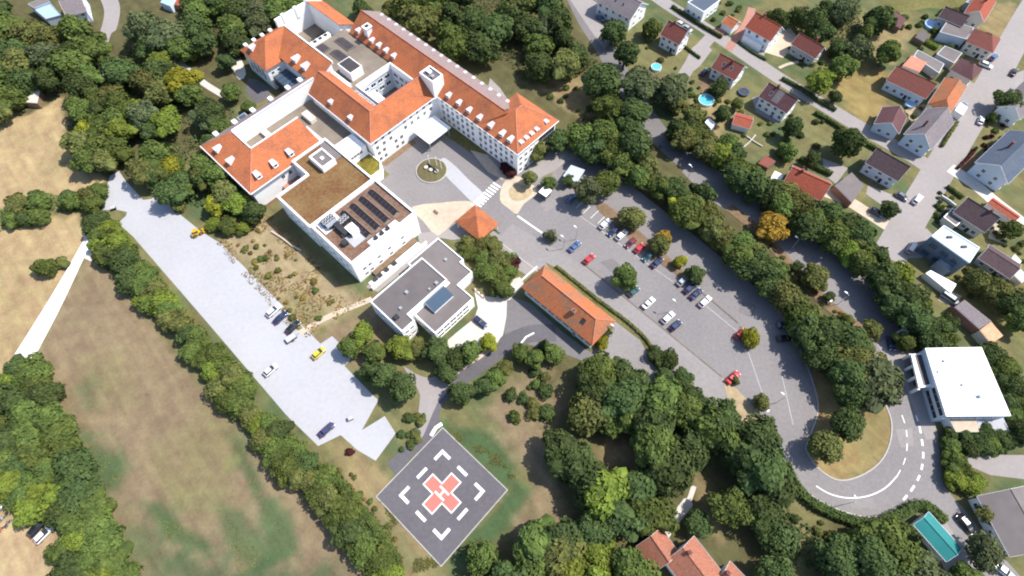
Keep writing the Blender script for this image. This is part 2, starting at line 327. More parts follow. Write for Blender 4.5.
def build_ground():
    x0, x1, y0, y1, st = -262, 262, -30, 262, 1.0
    xs = np.arange(x0, x1+.1, st); ys = np.arange(y0, y1+.1, st)
    X, Y = np.meshgrid(xs, ys); fx = X.ravel(); fy = Y.ravel()
    n1 = vnoise(fx+900, fy+900, 14, 1); n2 = vnoise(fx+900, fy+900, 4.5, 2); n3 = vnoise(fx+900, fy+900, 1.7, 3)
    t = np.clip((0.55*n1+0.45*n2-0.35)*2.6, 0, 1)[:, None]
    col = np.array(OLIVE)*(1-t)+np.array(GREEN)*t*0.9+np.array(TAN)*t*0.1
    wob = (n2-0.5)*3.2+(n3-0.5)*2.0
    for poly, c, bw, s in ZONES:
        d = sdist(fx, fy, gpoly(poly)); k = np.clip((d+wob*min(1.5, bw*0.5))/(2*bw)+0.5, 0, 1); k = k*k*(3-2*k)*s
        col = col*(1-k[:, None])+np.array(c)*k[:, None]
    col *= (0.86+0.28*(0.5*n3+0.5*n2))[:, None]
    # faint mowing stripes along the meadow, a property of the sward
    nx, ny = len(xs), len(ys); V = np.zeros((len(fx), 3)); V[:, 0] = fx; V[:, 1] = fy
    idx = np.arange(nx*ny).reshape(ny, nx)
    F = np.stack([idx[:-1, :-1], idx[:-1, 1:], idx[1:, 1:], idx[1:, :-1]], -1).reshape(-1, 4).tolist()
    B = 6000.0; base = len(V)
    V = np.vstack([V, [(-B, -B, 0), (B, -B, 0), (B, B, 0), (-B, B, 0)]])
    c4 = [idx[0, 0], idx[0, -1], idx[-1, -1], idx[-1, 0]]
    rim = [list(idx[0, :]), list(idx[:, -1]), list(idx[-1, ::-1]), list(idx[::-1, 0])]
    for k in range(4):
        r = [int(a) for a in rim[k]]; o = [base+k, base+(k+1) % 4]; mid = len(r)//2
        for i in range(len(r)-1): F.append((o[0] if i < mid else o[1], r[i+1], r[i]))
        F.append((o[0], o[1], r[mid]))
    me = bpy.data.meshes.new('ground'); me.from_pydata(V.tolist(), [], F)
    col = np.vstack([col, [OLIVE]*4]); ca = me.color_attributes.new('sward', 'FLOAT_COLOR', 'POINT')
    ca.data.foreach_set('color', np.hstack([col, np.ones((len(col), 1))]).ravel())
    m, n, L, b = newmat('dry_grassland')
    at = n.new('ShaderNodeAttribute'); at.attribute_name = 'sward'; geo = n.new('ShaderNodeNewGeometry')
    t1 = n.new('ShaderNodeTexNoise'); t1.inputs['Scale'].default_value = 1.3; t1.inputs['Detail'].default_value = 7; t1.inputs['Roughness'].default_value = 0.65
    t2 = n.new('ShaderNodeTexNoise'); t2.inputs['Scale'].default_value = 0.28; t2.inputs['Detail'].default_value = 4
    mp = n.new('ShaderNodeMapping'); mp.vector_type = 'TEXTURE'; mp.inputs['Rotation'].default_value = (0, 0, AX - 0.10); mp.inputs['Scale'].default_value = (9.0, 1.0, 1.0)
    L.new(geo.outputs['Position'], mp.inputs[0]); t3 = n.new('ShaderNodeTexNoise'); t3.inputs['Scale'].default_value = 0.45; t3.inputs['Detail'].default_value = 3; L.new(mp.outputs[0], t3.inputs['Vector'])
    for t in (t1, t2): L.new(geo.outputs['Position'], t.inputs['Vector'])
    s1 = n.new('ShaderNodeMath'); s1.operation = 'ADD'; s2 = n.new('ShaderNodeMath'); s2.operation = 'ADD'
    L.new(t1.outputs[0], s1.inputs[0]); L.new(t2.outputs[0], s1.inputs[1]); L.new(s1.outputs[0], s2.inputs[0]); L.new(t3.outputs[0], s2.inputs[1])
    mr = n.new('ShaderNodeMapRange'); mr.inputs[1].default_value = 1.05; mr.inputs[2].default_value = 1.95; mr.inputs[3].default_value = 0.74; mr.inputs[4].default_value = 1.26; L.new(s2.outputs[0], mr.inputs[0])
    hs = n.new('ShaderNodeHueSaturation'); L.new(mr.outputs[0], hs.inputs['Value']); L.new(at.outputs[0], hs.inputs['Color'])
    gm = n.new('ShaderNodeMapRange'); gm.inputs[1].default_value = 0.35; gm.inputs[2].default_value = 0.65; gm.inputs[3].default_value = 0.492; gm.inputs[4].default_value = 0.512; L.new(t2.outputs[0], gm.inputs[0]); L.new(gm.outputs[0], hs.inputs['Hue'])
    L.new(hs.outputs[0], b.inputs['Base Color']); b.inputs['Roughness'].default_value = 1.0; b.inputs['Specular IOR Level'].default_value = 0.05
    bp = n.new('ShaderNodeBump'); bp.inputs['Strength'].default_value = 0.35; bp.inputs['Distance'].default_value = 0.25; L.new(t1.outputs[0], bp.inputs['Height']); L.new(bp.outputs[0], b.inputs['Normal'])
    me.materials.append(m); tag(mobj('ground', me), kind='structure')
build_ground()

# ------------------------------------------------------------------ paving
def spline(pts, n=6, closed=False):
    P = [Vector((p[0], p[1])) for p in pts]; out = []; N = len(P)
    for i in range(N if closed else N-1):
        g = (lambda k: P[k % N]) if closed else (lambda k: P[max(0, min(N-1, k))])
        a, b, c, d = g(i-1), g(i), g(i+1), g(i+2)
        for k in range(n):
            t = k/n; out.append(0.5*((2*b)+(c-a)*t+(2*a-5*b+4*c-d)*t*t+(3*b-a-3*c+d)*t**3))
    if not closed: out.append(P[-1])
    return [(q.x, q.y) for q in out]
def wobble(pts, amp, step=1.2):
    out = []; n = len(pts)
    for i in range(n):
        a = Vector(pts[i]); b = Vector(pts[(i+1) % n]); L = (b-a).length; k = max(1, int(L/step)); nn = Vector((-(b-a).y, (b-a).x))/max(L, 1e-6)
        for j in range(k): out.append(tuple(a+(b-a)*(j/k)+nn*random.uniform(-amp, amp)))
    return out
def flat(name, wpts, z, m, parent=None):
    bm = bmesh.new(); vs_ = [bm.verts.new((x, y, z)) for x, y in wpts]; f = bm.faces.new(vs_)
    bm.normal_update()
    if f.normal.z < 0: f.normal_flip()
    bmesh.ops.triangulate(bm, faces=bm.faces[:]); me = bpy.data.meshes.new(name); bm.to_mesh(me); bm.free(); me.materials.append(m)
    o = mobj(name, me, parent)
    if parent is None: o['kind'] = 'structure'
    return o
def paving(name, px, z, m, smooth=0, amp=0.0, label=None):
    p = gpoly(px); p = spline(p, smooth, True) if smooth else p; p = wobble(p, amp) if amp else p
    o = flat(name, p, z, m)
    if label: o['label'] = label
    return o
def strip_pts(w, width, side=0.0):
    n = len(w); L = []; R = []
    for i in range(n):
        a = Vector(w[max(0, i-1)]); b = Vector(w[min(n-1, i+1)]); d = (b-a).normalized(); nn = Vector((-d.y, d.x)); c = Vector(w[i])+nn*side
        wd = width[i]/2 if isinstance(width, list) else width/2
        L.append(tuple(c+nn*wd)); R.append(tuple(c-nn*wd))
    return L, R
def lane(name, px, width, z, m, parent=None, n=6, world=False, label=None):
    w = list(px) if world else spline([tuple(G(x, y).xy) for x, y in px], n)
    L, R = strip_pts(w, width); b = MB([m])
    for i in range(len(w)-1): b.face([(*R[i], z), (*R[i+1], z), (*L[i+1], z), (*L[i], z)])
    o = b.build(name, parent)
    if parent is None: o['kind'] = 'structure'
    if label: o['label'] = label
    return o
def kerb(px, parent, width=0.3, h=0.13, n=5, world=False, m='kerb'):
    w = list(px) if world else spline([tuple(G(x, y).xy) for x, y in px], n)
    L, R = strip_pts(w, width); b = MB([M[m]])
    for i in range(len(w)-1):
        b.face([(*R[i], h), (*R[i+1], h), (*L[i+1], h), (*L[i], h)]); b.face([(*R[i], 0), (*R[i+1], 0), (*R[i+1], h), (*R[i], h)]); b.face([(*L[i+1], 0), (*L[i], 0), (*L[i], h), (*L[i+1], h)])
    return b.build('kerb', parent)
def mark(parent, a, b, width, z, m='paint', name='road_marking', world=False):
    A = Vector(a) if world else Vector(G(*a).xy); B = Vector(b) if world else Vector(G(*b).xy); d = (B-A).normalized(); nn = Vector((-d.y, d.x))*width/2
    q = MB([M[m]]); q.face([(*(A-nn), z), (*(B-nn), z), (*(B+nn), z), (*(A+nn), z)]); return q.build(name, parent)
def wuv(u, v): return tuple(W(u, v).xy)

# car park and roads (each sheet 2 cm above the one below)
car_park = paving('car_park', [(497,236),(512,221),(535,199),(556,170),(566,160),(590,160),(615,172),(650,200),(700,240),(745,278),(775,305),(800,335),(812,375),(818,410),(812,440),(800,462),(790,470),(772,455),(745,432),(700,396),(650,357),(600,316),(560,285),(520,256)], 0.04, M['asphalt'])
paving('car_park_road', [(512,224),(548,244),(586,267),(640,311),(722,378),(762,420),(790,452),(778,458),(745,432),(700,396),(650,357),(600,316),(560,285),(520,256),(499,238)], 0.056, M['asphalt_lt'])
for q_, m_ in [([(600,262),(612,258),(640,282),(632,290)],'asphalt_md'),([(742,300),(756,306),(752,318),(738,312)],'asphalt_md'),([(850,500),(872,498),(876,508),(852,508)],'asphalt_lt'),([(896,430),(912,428),(914,446),(900,448)],'asphalt_lt'),([(540,205),(556,196),(562,202),(546,212)],'asphalt_lt')]: paving('asphalt_patch', q_, 0.068, M[m_], amp=0.15)
loop_road = paving('loop_road', [(765,445),(790,440),(806,450),(818,468),(838,480),(860,476),(880,462),(890,442),(891,420),(882,398),(868,380),(878,345),(893,345),(915,375),(930,405),(938,440),(941,470),(946,488),(966,512),(992,545),(1030,592),(1000,610),(978,572),(955,535),(938,510),(922,501),(903,505),(875,517),(845,512),(815,498),(795,480)], 0.06, M['asphalt'], smooth=3)
back_road = lane('back_road', [(556,-40),(572,-10),(588,22),(606,50),(622,78),(640,108),(662,138),(690,164),(722,190),(758,217),(800,248),(842,283),(872,318),(893,350),(905,372)], [7.5]*85, 0.03, M['asphalt_md'], n=6)
paving('back_road_wide', [(690,160),(722,172),(760,198),(800,226),(850,262),(885,300),(908,345),(900,372),(878,352),(868,334),(830,311),(797,278),(767,245),(735,217),(705,196),(682,172)], 0.035, M['asphalt'])
lane('road_verge', [(729,207),(750,224),(770,243),(798,274),(826,303),(850,322),(872,338)], 3.4, 0.1, M['soil'])
side_yard = paving('side_yard', [(560,-30),(585,-5),(600,5),(596,14),(612,40),(604,50),(570,0)], 0.05, M['street'])
left_lot = flat('left_car_park', gpoly([(102,210),(104,196),(110,176),(119,171),(125,180),(134,190),(143,200),(151,199),(159,195),(168,203),(182,216),(202,232)])+[wuv(*q) for q in [(-128,5),(-100,5.3),(-79.5,5.5),(-79,9.2),(-70,9.3),(-69.5,6),(-57,6),(-55.5,6.2),(-52.5,-2),(-51,4.5),(-45.5,3.5),(-44,-4.5),(-49.5,-6),(-55.5,-6.5),(-57.5,-12.2),(-70,-13),(-110,-12.5),(-150,-12.2)]]+gpoly([(118,223),(126,216),(127,212),(118,210)]), 0.03, M['pale'])
court = flat('forecourt', [wuv(*q) for q in [(-110.6,57.8),(-116.3,57.8),(-116.3,86.1),(-80,86.1),(-79.8,90),(-66,92),(-62,84),(-64,69),(-69,66),(-80.5,67.5),(-81,57.5),(-84,52.5),(-86,49.8),(-104,49.7),(-110.6,49.8)]], 0.05, M['asphalt'])
paving('kiosk_path', [(414,216),(424,212),(440,233),(470,212),(500,236),(520,256),(540,268),(528,276),(505,262),(485,242),(470,238),(452,240),(440,238),(428,250),(420,246)], 0.045, M['street'])
flat('wall_planting', [wuv(*q) for q in [(-116.2,59),(-114.2,59),(-114.2,73),(-116.2,73)]], 0.08, M['soil'])
flat('light_forecourt_lane', [wuv(*q) for q in spline([(-103,74.6),(-98,75),(-90,74),(-83,73.4),(-80.6,71.5),(-82,68.6),(-90,69.2),(-97,70),(-101,71)], 5, True)], 0.07, M['pale'])
paving('sandy_forecourt', [(412,207),(440,203),(466,201),(478,206),(455,221),(438,236),(424,222)], 0.07, M['sandpave'], smooth=2)
paving('sandy_footway', [(503,184),(515,176),(527,181),(534,186),(539,192),(524,204),(517,214),(508,208),(500,200)], 0.07, M['sandpave'], smooth=3)
paving('planted_island', [(509,190),(517,184),(528,187),(532,193),(524,200),(512,200)], 0.09, M['drysoil'], smooth=3)
paving('shaded_lawn', [(445,123),(460,131),(487,153),(481,160),(455,142),(441,132)], 0.07, M['lawn'])
paving('shade_planting', [(470,150),(487,155),(500,170),(515,180),(506,182),(488,172)], 0.08, M['sandpave'])
gate_yard = paving('gate_yard', [(497,300),(508,296),(530,303),(560,330),(590,352),(604,345),(620,316),(640,330),(655,350),(665,368),(652,385),(632,392),(607,383),(585,362),(560,352),(530,345),(506,340)], 0.035, M['asphalt_md'])
paving('gate_house_court', [(600,350),(608,336),(622,318),(640,330),(655,350),(665,368),(652,385),(632,392),(607,383),(594,364)], 0.048, M['asphalt_lt'])
paving('pale_yard', [(474,290),(484,296),(500,298),(507,300),(503,335),(488,346),(470,344),(452,350),(448,340),(470,322),(478,308)], 0.06, M['concrete'], smooth=2)
paving('pale_yard_end', [(496,285),(520,277),(524,284),(510,300),(497,302)], 0.05, M['concrete'])
pad_road = lane('helipad_road', [(556,333),(530,334),(505,345),(482,362),(458,378),(440,392),(430,412),(424,438),(418,452)], 5.2, 0.045, M['asphalt_dk'])
paving('pale_fork', [(403,366),(416,374),(430,378),(444,374),(452,386),(438,402),(428,425),(420,440),(418,415),(420,395),(412,380)], 0.075, M['street'], smooth=2)
lane('footpath', [(300,334),(318,322),(335,314),(352,307),(372,299)], 1.7, 0.062, M['sandpave'])
paving('gravel_edge', [(493,300),(505,298),(504,330),(490,352),(470,365),(450,380),(446,378),(470,360),(488,345)], 0.055, M['sandpave'], smooth=2)
tr_ = [tuple(G(x, y).xy) for x, y in [(88,240),(70,275),(50,312),(24,357)]]
lane('concrete_track', spline(tr_, 4), [2.4+0.30*i for i in range(13)], 0.05, M['concrete_lt'], world=True)
paving('white_farm_apron', [(84,232),(94,238),(92,262),(84,258)], 0.04, M['concrete'])
# housing streets
lane('housing_street', [(636,-18),(668,5),(705,28),(745,55),(782,80),(820,103),(860,127),(905,152),(930,168)], 6.0, 0.03, M['street'])
lane('village_road', [(1050,-20),(1020,30),(992,82),(962,132),(932,182),(905,228),(888,258)], 9.5, 0.05, M['street'])
lane('garden_drive', [(820,190),(846,200),(866,212),(888,226),(902,232)], 4.2, 0.04, M['sandpave'])
lane('pale_drive', [(950,168),(975,185),(1000,206),(1040,236)], 4.5, 0.07, M['concrete'])
lane('house_drive', [(684,75),(692,62),(702,47),(712,36)], 4.5, 0.045, M['street'])
lane('house_drive', [(728,50),(736,38),(747,22),(752,8)], 3.0, 0.045, M['brick'])
lane('garden_path', [(779,68),(788,64),(799,62)], 1.2, 0.03, M['sandpave'])
paving('hall_forecourt', [(876,345),(900,330),(912,345),(920,372),(935,425),(938,437),(926,440),(914,410),(902,378)], 0.08, M['street'])
paving('hall_yard', [(940,445),(960,440),(990,455),(1024,455),(1030,480),(990,475),(960,462),(945,470)], 0.04, M['street'])
paving('shed_yard', [(925,500),(948,520),(985,572),(1000,600),(960,600),(940,560)], 0.035, M['street'])
lane('white_gravel_path', [(694,486),(688,502),(678,515),(666,528),(660,538)], [1.2]*6+[2.5]*8+[3.4]*11, 0.04, M['concrete'])
lane('hill_path', [(105,-10),(112,8),(110,25),(104,42),(102,62),(101,80)], [6]*15+[3.5]*9+[1.6]*7, 0.04, M['street'])
lane('hill_path', [(150,42),(165,52),(178,62),(190,72),(205,84),(228,98)], 2.4, 0.05, M['concrete'])
paving('wing_apron', [(228,58),(234,54),(241,58),(246,74),(240,80),(234,72)], 0.04, M['concrete'], smooth=2)
paving('wing_court_floor', [(248,78),(258,80),(272,90),(268,98),(256,104),(246,92)], 0.06, M['asphalt_dk'])
paving('north_walk', [(490,78),(500,88),(508,100),(500,100),(488,88)], 0.04, M['street'])
paving('east_walk', [(523,176),(540,160),(556,152),(563,160),(556,170),(540,178),(530,186)], 0.065, M['street'])
paving('terrace_strip', [(366,287),(378,292),(428,252),(420,244)], 0.05, M['street'])
for px_, m_ in [([(775,34),(790,28),(800,40),(783,58),(764,52),(770,44)],'sandpave'),([(738,36),(744,32),(768,46),(764,56),(742,46)],'street'),([(692,48),(702,40),(712,50),(700,66),(690,74),(684,64)],'street'),([(698,78),(710,74),(716,90),(702,92)],'soil'),([(752,98),(758,96),(784,116),(776,124),(756,112)],'street'),([(822,158),(848,168),(836,184),(826,176)],'street'),
   ([(868,185),(900,198),(912,206),(904,214),(880,204),(866,194)],'street'),([(930,100),(950,70),(975,84),(990,60),(975,52),(995,50),(985,75),(968,105),(955,125),(938,118)],'street'),([(905,110),(925,104),(935,118),(915,132)],'drysoil'),([(960,30),(990,38),(984,52),(962,46)],'street'),([(955,170),(970,150),(985,160),(975,182)],'soil'),([(935,215),(948,206),(958,214),(944,228)],'sandpave'),([(912,238),(926,228),(936,238),(922,258),(908,258)],'street'),
   ([(992,222),(1010,228),(1004,244),(988,238)],'sandpave'),([(943,288),(962,296),(952,308),(938,300)],'sandpave'),([(985,95),(1000,80),(1024,70),(1024,95),(1000,105)],'street'),([(880,0),(940,-10),(985,0),(975,12),(930,8),(890,14)],'lawn'),([(645,78),(665,75),(672,95),(650,95)],'soil')]:
    paving('patio', px_, 0.02+0.0005*len(px_), M[m_])
# ------------------------------------------------------------------ building helpers (u, v frame)
class Site:
    """a thing with its own axes; coordinates given in the shared u, v frame"""
    def __init__(s, name, u0, v0, label, cat='building', group=None):
        s.u0, s.v0 = u0, v0; s.root = empty(name, W(u0, v0), AX, label, cat, group)
    def build(s, b, name, mats=None, parent=None, smooth=False):
        b.v = [(x-s.u0, y-s.v0, z) for x, y, z in b.v]; return b.build(name, parent or s.root, mats, smooth=smooth)
    def put(s, me, name, u, v, z, rz=0.0, parent=None, scale=None): return mobj(name, me, parent or s.root, (u-s.u0, v-s.v0, z), rz, scale)
def roofmesh(faces, th=0.28, mi=0):
    b = MB()
    for f in faces:
        f = [Vector(p) for p in f]
        n = sum(((f[i]-f[0]).cross(f[i+1]-f[0]) for i in range(1, len(f)-1)), Vector())
        if n.z < 0: f = f[::-1]
        lo = [p-Vector((0, 0, th)) for p in f]; b.face(f, mi); b.face(lo[::-1], mi)
        for i in range(len(f)): j = (i+1) % len(f); b.face([lo[i], lo[j], f[j], f[i]], mi)
    return b
def inset(pts, d):
    n = len(pts); a = sum(pts[i][0]*pts[(i+1)%n][1]-pts[(i+1)%n][0]*pts[i][1] for i in range(n)); P = [Vector(p) for p in (pts if a > 0 else pts[::-1])]; out = []
    for i in range(n):
        e0 = (P[i]-P[i-1]).normalized(); e1 = (P[(i+1) % n]-P[i]).normalized(); n0 = Vector((-e0.y, e0.x)); n1 = Vector((-e1.y, e1.x))
        k = d/max(0.2, 1+n0.dot(n1)); out.append(tuple(P[i]+(n0+n1)*k))
    return [tuple(p) for p in P], out
def parapet(pts, z0, z1, d=0.4):
    o, i = inset(pts, d); b = MB(); n = len(o)
    for k in range(n):
        j = (k+1) % n
        b.face([(*o[k], z1), (*o[j], z1), (*i[j], z1), (*i[k], z1)]); b.face([(*o[k], z0), (*o[j], z0), (*o[j], z1), (*o[k], z1)]); b.face([(*i[j], z0), (*i[k], z0), (*i[k], z1), (*i[j], z1)])
        b.face([(*i[k], z0), (*i[j], z0), (*o[j], z0), (*o[k], z0)])
    return b
def window_mesh(name, w, h, frame='white', glass='glass', bars=True):
    b = MB([M[frame], M[glass]]); t = 0.09
    b.box(-w/2-t, w/2+t, -0.05, 0.02, -h/2-t, -h/2); b.box(-w/2-t, w/2+t, -0.05, 0.02, h/2, h/2+t)
    b.box(-w/2-t, -w/2, -0.05, 0.02, -h/2, h/2); b.box(w/2, w/2+t, -0.05, 0.02, -h/2, h/2)
    b.box(-w/2, w/2, -0.02, 0.02, -h/2, h/2, 1)
    if bars: b.box(-0.04, 0.04, -0.045, -0.021, -h/2, h/2)
    b.box(-w/2-t*2, w/2+t*2, -0.16, 0.02, -h/2-t-0.06, -h/2-t)
    return b.mesh(name)
FACE = {'v-': 0.0, 'u+': math.pi/2, 'v+': math.pi, 'u-': -math.pi/2}
WIN = window_mesh('window', 1.05, 1.5); WINW = window_mesh('window', 1.9, 1.3); WINT = window_mesh('window', 1.3, 4.6); WINH = window_mesh('window', 1.0, 1.15); DOORM = window_mesh('door', 1.0, 2.0, 'white', 'dark', False)
def windows(S, face, line, along, zs, me=WIN, parent=None):
    for a in along:
        for z in zs:
            u, v = (line, a) if face[0] == 'u' else (a, line); S.put(me, 'window', u, v, z, FACE[face], parent)
def dormer_mesh(w=1.5, d=2.0, h=1.3):
    b = MB([M['dormertop'], M['white'], M['glass']])
    b.face([(-w/2,0,0),(w/2,0,0),(w/2,0,h),(-w/2,0,h)], 1); b.face([(-w/2,0,0),(-w/2,0,h),(-w/2*.8,d,h+.12),(-w/2*.8,d,h-.2)], 1); b.face([(w/2,0,h),(w/2,0,0),(w/2*.8,d,h-.2),(w/2*.8,d,h+.12)], 1)
    b.face([(-w/2-.12,-.2,h+.02),(w/2+.12,-.2,h+.02),(w/2*.8,d,h+.14),(-w/2*.8,d,h+.14)], 0); b.face([(w/2+.12,-.2,h-.08),(-w/2-.12,-.2,h-.08),(-w/2*.8,d,h),(w/2*.8,d,h)], 0)
    b.face([(-w/2-.12,-.2,h-.08),(w/2+.12,-.2,h-.08),(w/2+.12,-.2,h+.02),(-w/2-.12,-.2,h+.02)], 0)
    return b.mesh('dormer')
DORM = dormer_mesh(); DWIN = window_mesh('dormer_window', 0.8, 0.7, bars=False)
def dormer(S, u, v, z, face, parent=None, k=1.0):
    d = S.put(DORM, 'dormer', u, v, z, FACE[face], parent, (k, k, k)); mobj('window', DWIN, d, (0, -0.03, 0.68)); return d
def unit_mesh(name, a, b_, h, m='steel'):
    b = MB([M[m], M['dark']]); b.box(-a/2, a/2, -b_/2, b_/2, 0, h); b.box(-a/2+.15, a/2-.15, -b_/2-.02, -b_/2+.01, .2, h-.2, 1); b.box(-a/2-.06, a/2+.06, -b_/2-.06, b_/2+.06, h, h+.08); return b.mesh(name)

# ------------------------------------------------------------------ hospital: long wing with the entrance wing
S = Site('hospital_main_wing', -110, 86, 'long white hospital wing with orange tiled roof, many windows and stair tower', 'building')
b = MB(); b.box(-161, -97, 86.3, 99, 0, 10.9); b.face([(-161,86.3,10.9),(-161,99,10.9),(-161,92.7,15.7)][::-1])
b.prism([(-97,86.3),(-80,86.3),(-80,104.2),(-97,104.2)], 0, 10.9); b.box(-125, -116.5, 58, 86.3, 0, 10.9); b.box(-147.5, -125, 58, 67.5, 0, 10.9)
S.build(b, 'walls', M['white'])
e = 10.9
S.build(roofmesh([[(-161.5,85.7,e),(-97,85.7,e),(-90,92.7,16),(-161.5,92.7,16)], ]), 'roof', M['tile'])
S.build(roofmesh([[(-161.5,92.7,15.98),(-92,92.7,15.98),(-92,100.2,11.4),(-161.5,100.2,11.4)]]), 'roof', M['pinkroof'])
S.build(roofmesh([[(-97.6,85.7,e+.02),(-79.4,85.7,e+.02),(-88.6,94.6,16.5)], [(-79.4,85.7,e+.02),(-79.4,104.8,e+.02),(-88.6,97.4,16.5),(-88.6,94.6,16.5)], [(-79.4,104.8,e+.02),(-97.6,104.8,e+.02),(-88.6,97.4,16.5)], [(-97.6,104.8,e+.02),(-97.6,85.7,e+.02),(-88.6,94.6,16.5),(-88.6,97.4,16.5)]]), 'roof', M['tile'])
S.build(roofmesh([[(-116,57.4,e),(-116,88,e),(-121.9,91,16.1),(-121.9,63.6,16.1)], [(-148,57.4,e),(-116,57.4,e),(-121.9,63.6,16.1),(-148,63.6,16.1)], [(-121.9,63.6,16.1),(-121.9,91,16.1),(-125.2,91,13.3),(-125.2,67.4,13.3)], [(-148,63.6,16.1),(-121.9,63.6,16.1),(-125.2,67.4,13.3),(-148,67.4,13.3)]]), 'roof', M['tile'])
b = MB(); b.face([(-148,57.5,10.8),(-148,67.4,10.8),(-148,67.4,13.2),(-148,63.6,16)]); S.build(b, 'gable', M['white'])
# ridge caps and gutters
b = MB(); b.tube((-161.5,92.7,16.03), (-91,92.7,16.03), .16, n=6); b.tube((-88.6,94.6,16.53), (-88.6,97.4,16.53), .16, n=6); b.tube((-79.4,85.7,e), (-88.6,94.6,16.52), .13, n=6); b.tube((-79.4,104.8,e), (-88.6,97.4,16.52), .13, n=6); b.tube((-121.9,63.6,16.13), (-121.9,90,16.13), .15, n=6); b.tube((-148,63.6,16.13), (-121.9,63.6,16.13), .15, n=6); b.tube((-116,57.4,e), (-121.9,63.6,16.12), .13, n=6)
S.build(b, 'ridge_cap', M['salmon'])
b = MB()
for p, q in [((-116,85.55),(-97.6,85.55)), ((-97.6,85.55),(-79.3,85.55)), ((-79.25,85.6),(-79.25,104.9)), ((-115.85,57.3),(-115.85,85.6)), ((-148,57.25),(-115.9,57.25)), ((-161.5,100.3),(-97.7,100.3))]:
    b.tube((*p, e-.12), (*q, e-.12), .13, n=6)
S.build(b, 'gutter', M['whitemetal'])
cols = [-114.3+2.35*i for i in range(7)] + [-96.6+2.35*i for i in range(7)]
windows(S, 'v-', 86.3, cols, [1.6, 4.3, 6.9, 9.4])
windows(S, 'u+', -116.5, [59.6, 62.4, 65.2, 71.6, 74.4, 77.2, 80.0, 82.8], [6.9, 9.4]); windows(S, 'u+', -116.5, [59.6, 61.8, 66.8, 69.2], [1.6, 4.3])
windows(S, 'u+', -80.0, [87.8, 90.2, 92.6, 95.0], [1.5, 4.2, 6.8, 9.3]); windows(S, 'u+', -80.0, [97.4, 99.8, 102.2], [1.5])
b = MB([M['dark'], M['steel']]); b.box(-80.0, -79.86, 96.4, 103.4, 3.4, 9.6)
for i in range(6): b.box(-79.88, -79.8, 96.4+1.4*i, 96.48+1.4*i, 3.4, 9.6, 1)
for i in range(4): b.box(-79.88, -79.79, 96.4, 103.4, 3.4+2.0*i, 3.5+2.0*i, 1)
S.build(b, 'glass_front')
for u in [-158,-150.5,-146.8,-143,-139,-111.8,-107,-102.3,-97.6,-92.7,-87.7,-84.2]:
    dormer(S, u, 86.9, 11.6, 'v-')
for i in range(17): dormer(S, -158.5+3.9*i, 99.2, 11.6, 'v+', k=.72)
for v in [89.3, 91.7, 94.1, 96.5, 101]: dormer(S, -80.6, v, 11.3, 'u+', k=0.85)
dormer(S, -127.5, 58.8, 11.8, 'v-'); dormer(S, -137.5, 58.8, 11.8, 'v-')
# stair tower
b = MB([M['white'], M['felt']]); b.box(-121.9, -115.7, 84.7, 89.3, 10.2, 17.0, 0, 0); o = S.build(b, 'tower')
o = S.build(parapet([(-121.9,84.7),(-115.7,84.7),(-115.7,89.3),(-121.9,89.3)], 17.0, 17.5, .35), 'tower_parapet', M['whitemetal'], o)
b = MB(); b.box(-121.5, -116.1, 85.1, 88.9, 17.0, 17.06); S.build(b, 'tower_roof', M['felt_dk'], None)
S.put(unit_mesh('roof_unit', 1.6, 1.2, .7, 'whitemetal'), 'roof_unit', -120, 87.2, 17.06); S.put(unit_mesh('roof_unit', 1.0, 1.0, .5), 'roof_unit', -117.6, 86.6, 17.06)
# tall chimney by the far dormers
b = MB([M['whitemetal'], M['dark']]); b.box(-154.6, -152.6, 87.6, 89.8, 11, 15.6); b.box(-154.9, -152.3, 87.3, 90.1, 15.6, 15.9); b.box(-154.2, -153, 88, 89.4, 15.9, 16.1, 1); S.build(b, 'chimney_stack')
# entrance canopy
b = MB(); b.box(-115.6, -107.6, 73.4, 83.2, 3.9, 4.35); o = S.build(b, 'entrance_canopy', M['whitemetal'])
b = MB()
for u, v in ((-108.2,74),(-108.2,82.6),(-114.8,74)): b.tube((u, v, 0), (u, v, 3.95), .16)
S.build(b, 'canopy_column', M['steel'], o)

# infill roof with the light well between the wings
S = Site('hospital_infill_block', -145, 76, 'low gravel roofed hospital infill with skylights and deep light well', 'building')
b = MB([M['white'], M['gravel']]); b.box(-165, -137.6, 70.2, 86.2, 0, 10.4, 0, 1); b.box(-137.6, -125.1, 84.4, 86.2, 0, 10.4, 0, 1); b.box(-149.8, -125.1, 67.6, 70.2, 0, 10.4, 0, 1); S.build(b, 'walls')
S.build(parapet([(-137.6,69.6),(-124.7,69.6),(-124.7,84.6),(-137.6,84.6)], 10.3, 12.6, .45), 'well_rim', M['white'])
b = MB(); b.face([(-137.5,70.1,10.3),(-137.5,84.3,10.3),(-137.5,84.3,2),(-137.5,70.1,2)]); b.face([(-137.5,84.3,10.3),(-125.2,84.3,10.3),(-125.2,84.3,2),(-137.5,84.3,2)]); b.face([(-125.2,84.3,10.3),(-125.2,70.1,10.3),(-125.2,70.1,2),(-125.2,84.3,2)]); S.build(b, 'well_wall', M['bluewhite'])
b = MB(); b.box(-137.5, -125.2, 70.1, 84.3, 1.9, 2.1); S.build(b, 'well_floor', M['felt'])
for v in (73, 76, 79, 82): S.put(WINW, 'window', -137.45, v, 8.5, FACE['u+']); S.put(WINW, 'window', -137.45, v, 5.5, FACE['u+'])
for u in (-135.5, -132.5, -129.5, -127): S.put(WINW, 'window', u, 84.25, 8.5, 0); S.put(WINW, 'window', u, 84.25, 5.5, 0)
b = MB(); b.box(-136.9, -128, 70.6, 75.2, 2.1, 7.4); S.build(b, 'lower_roof', M['whitemetal'])
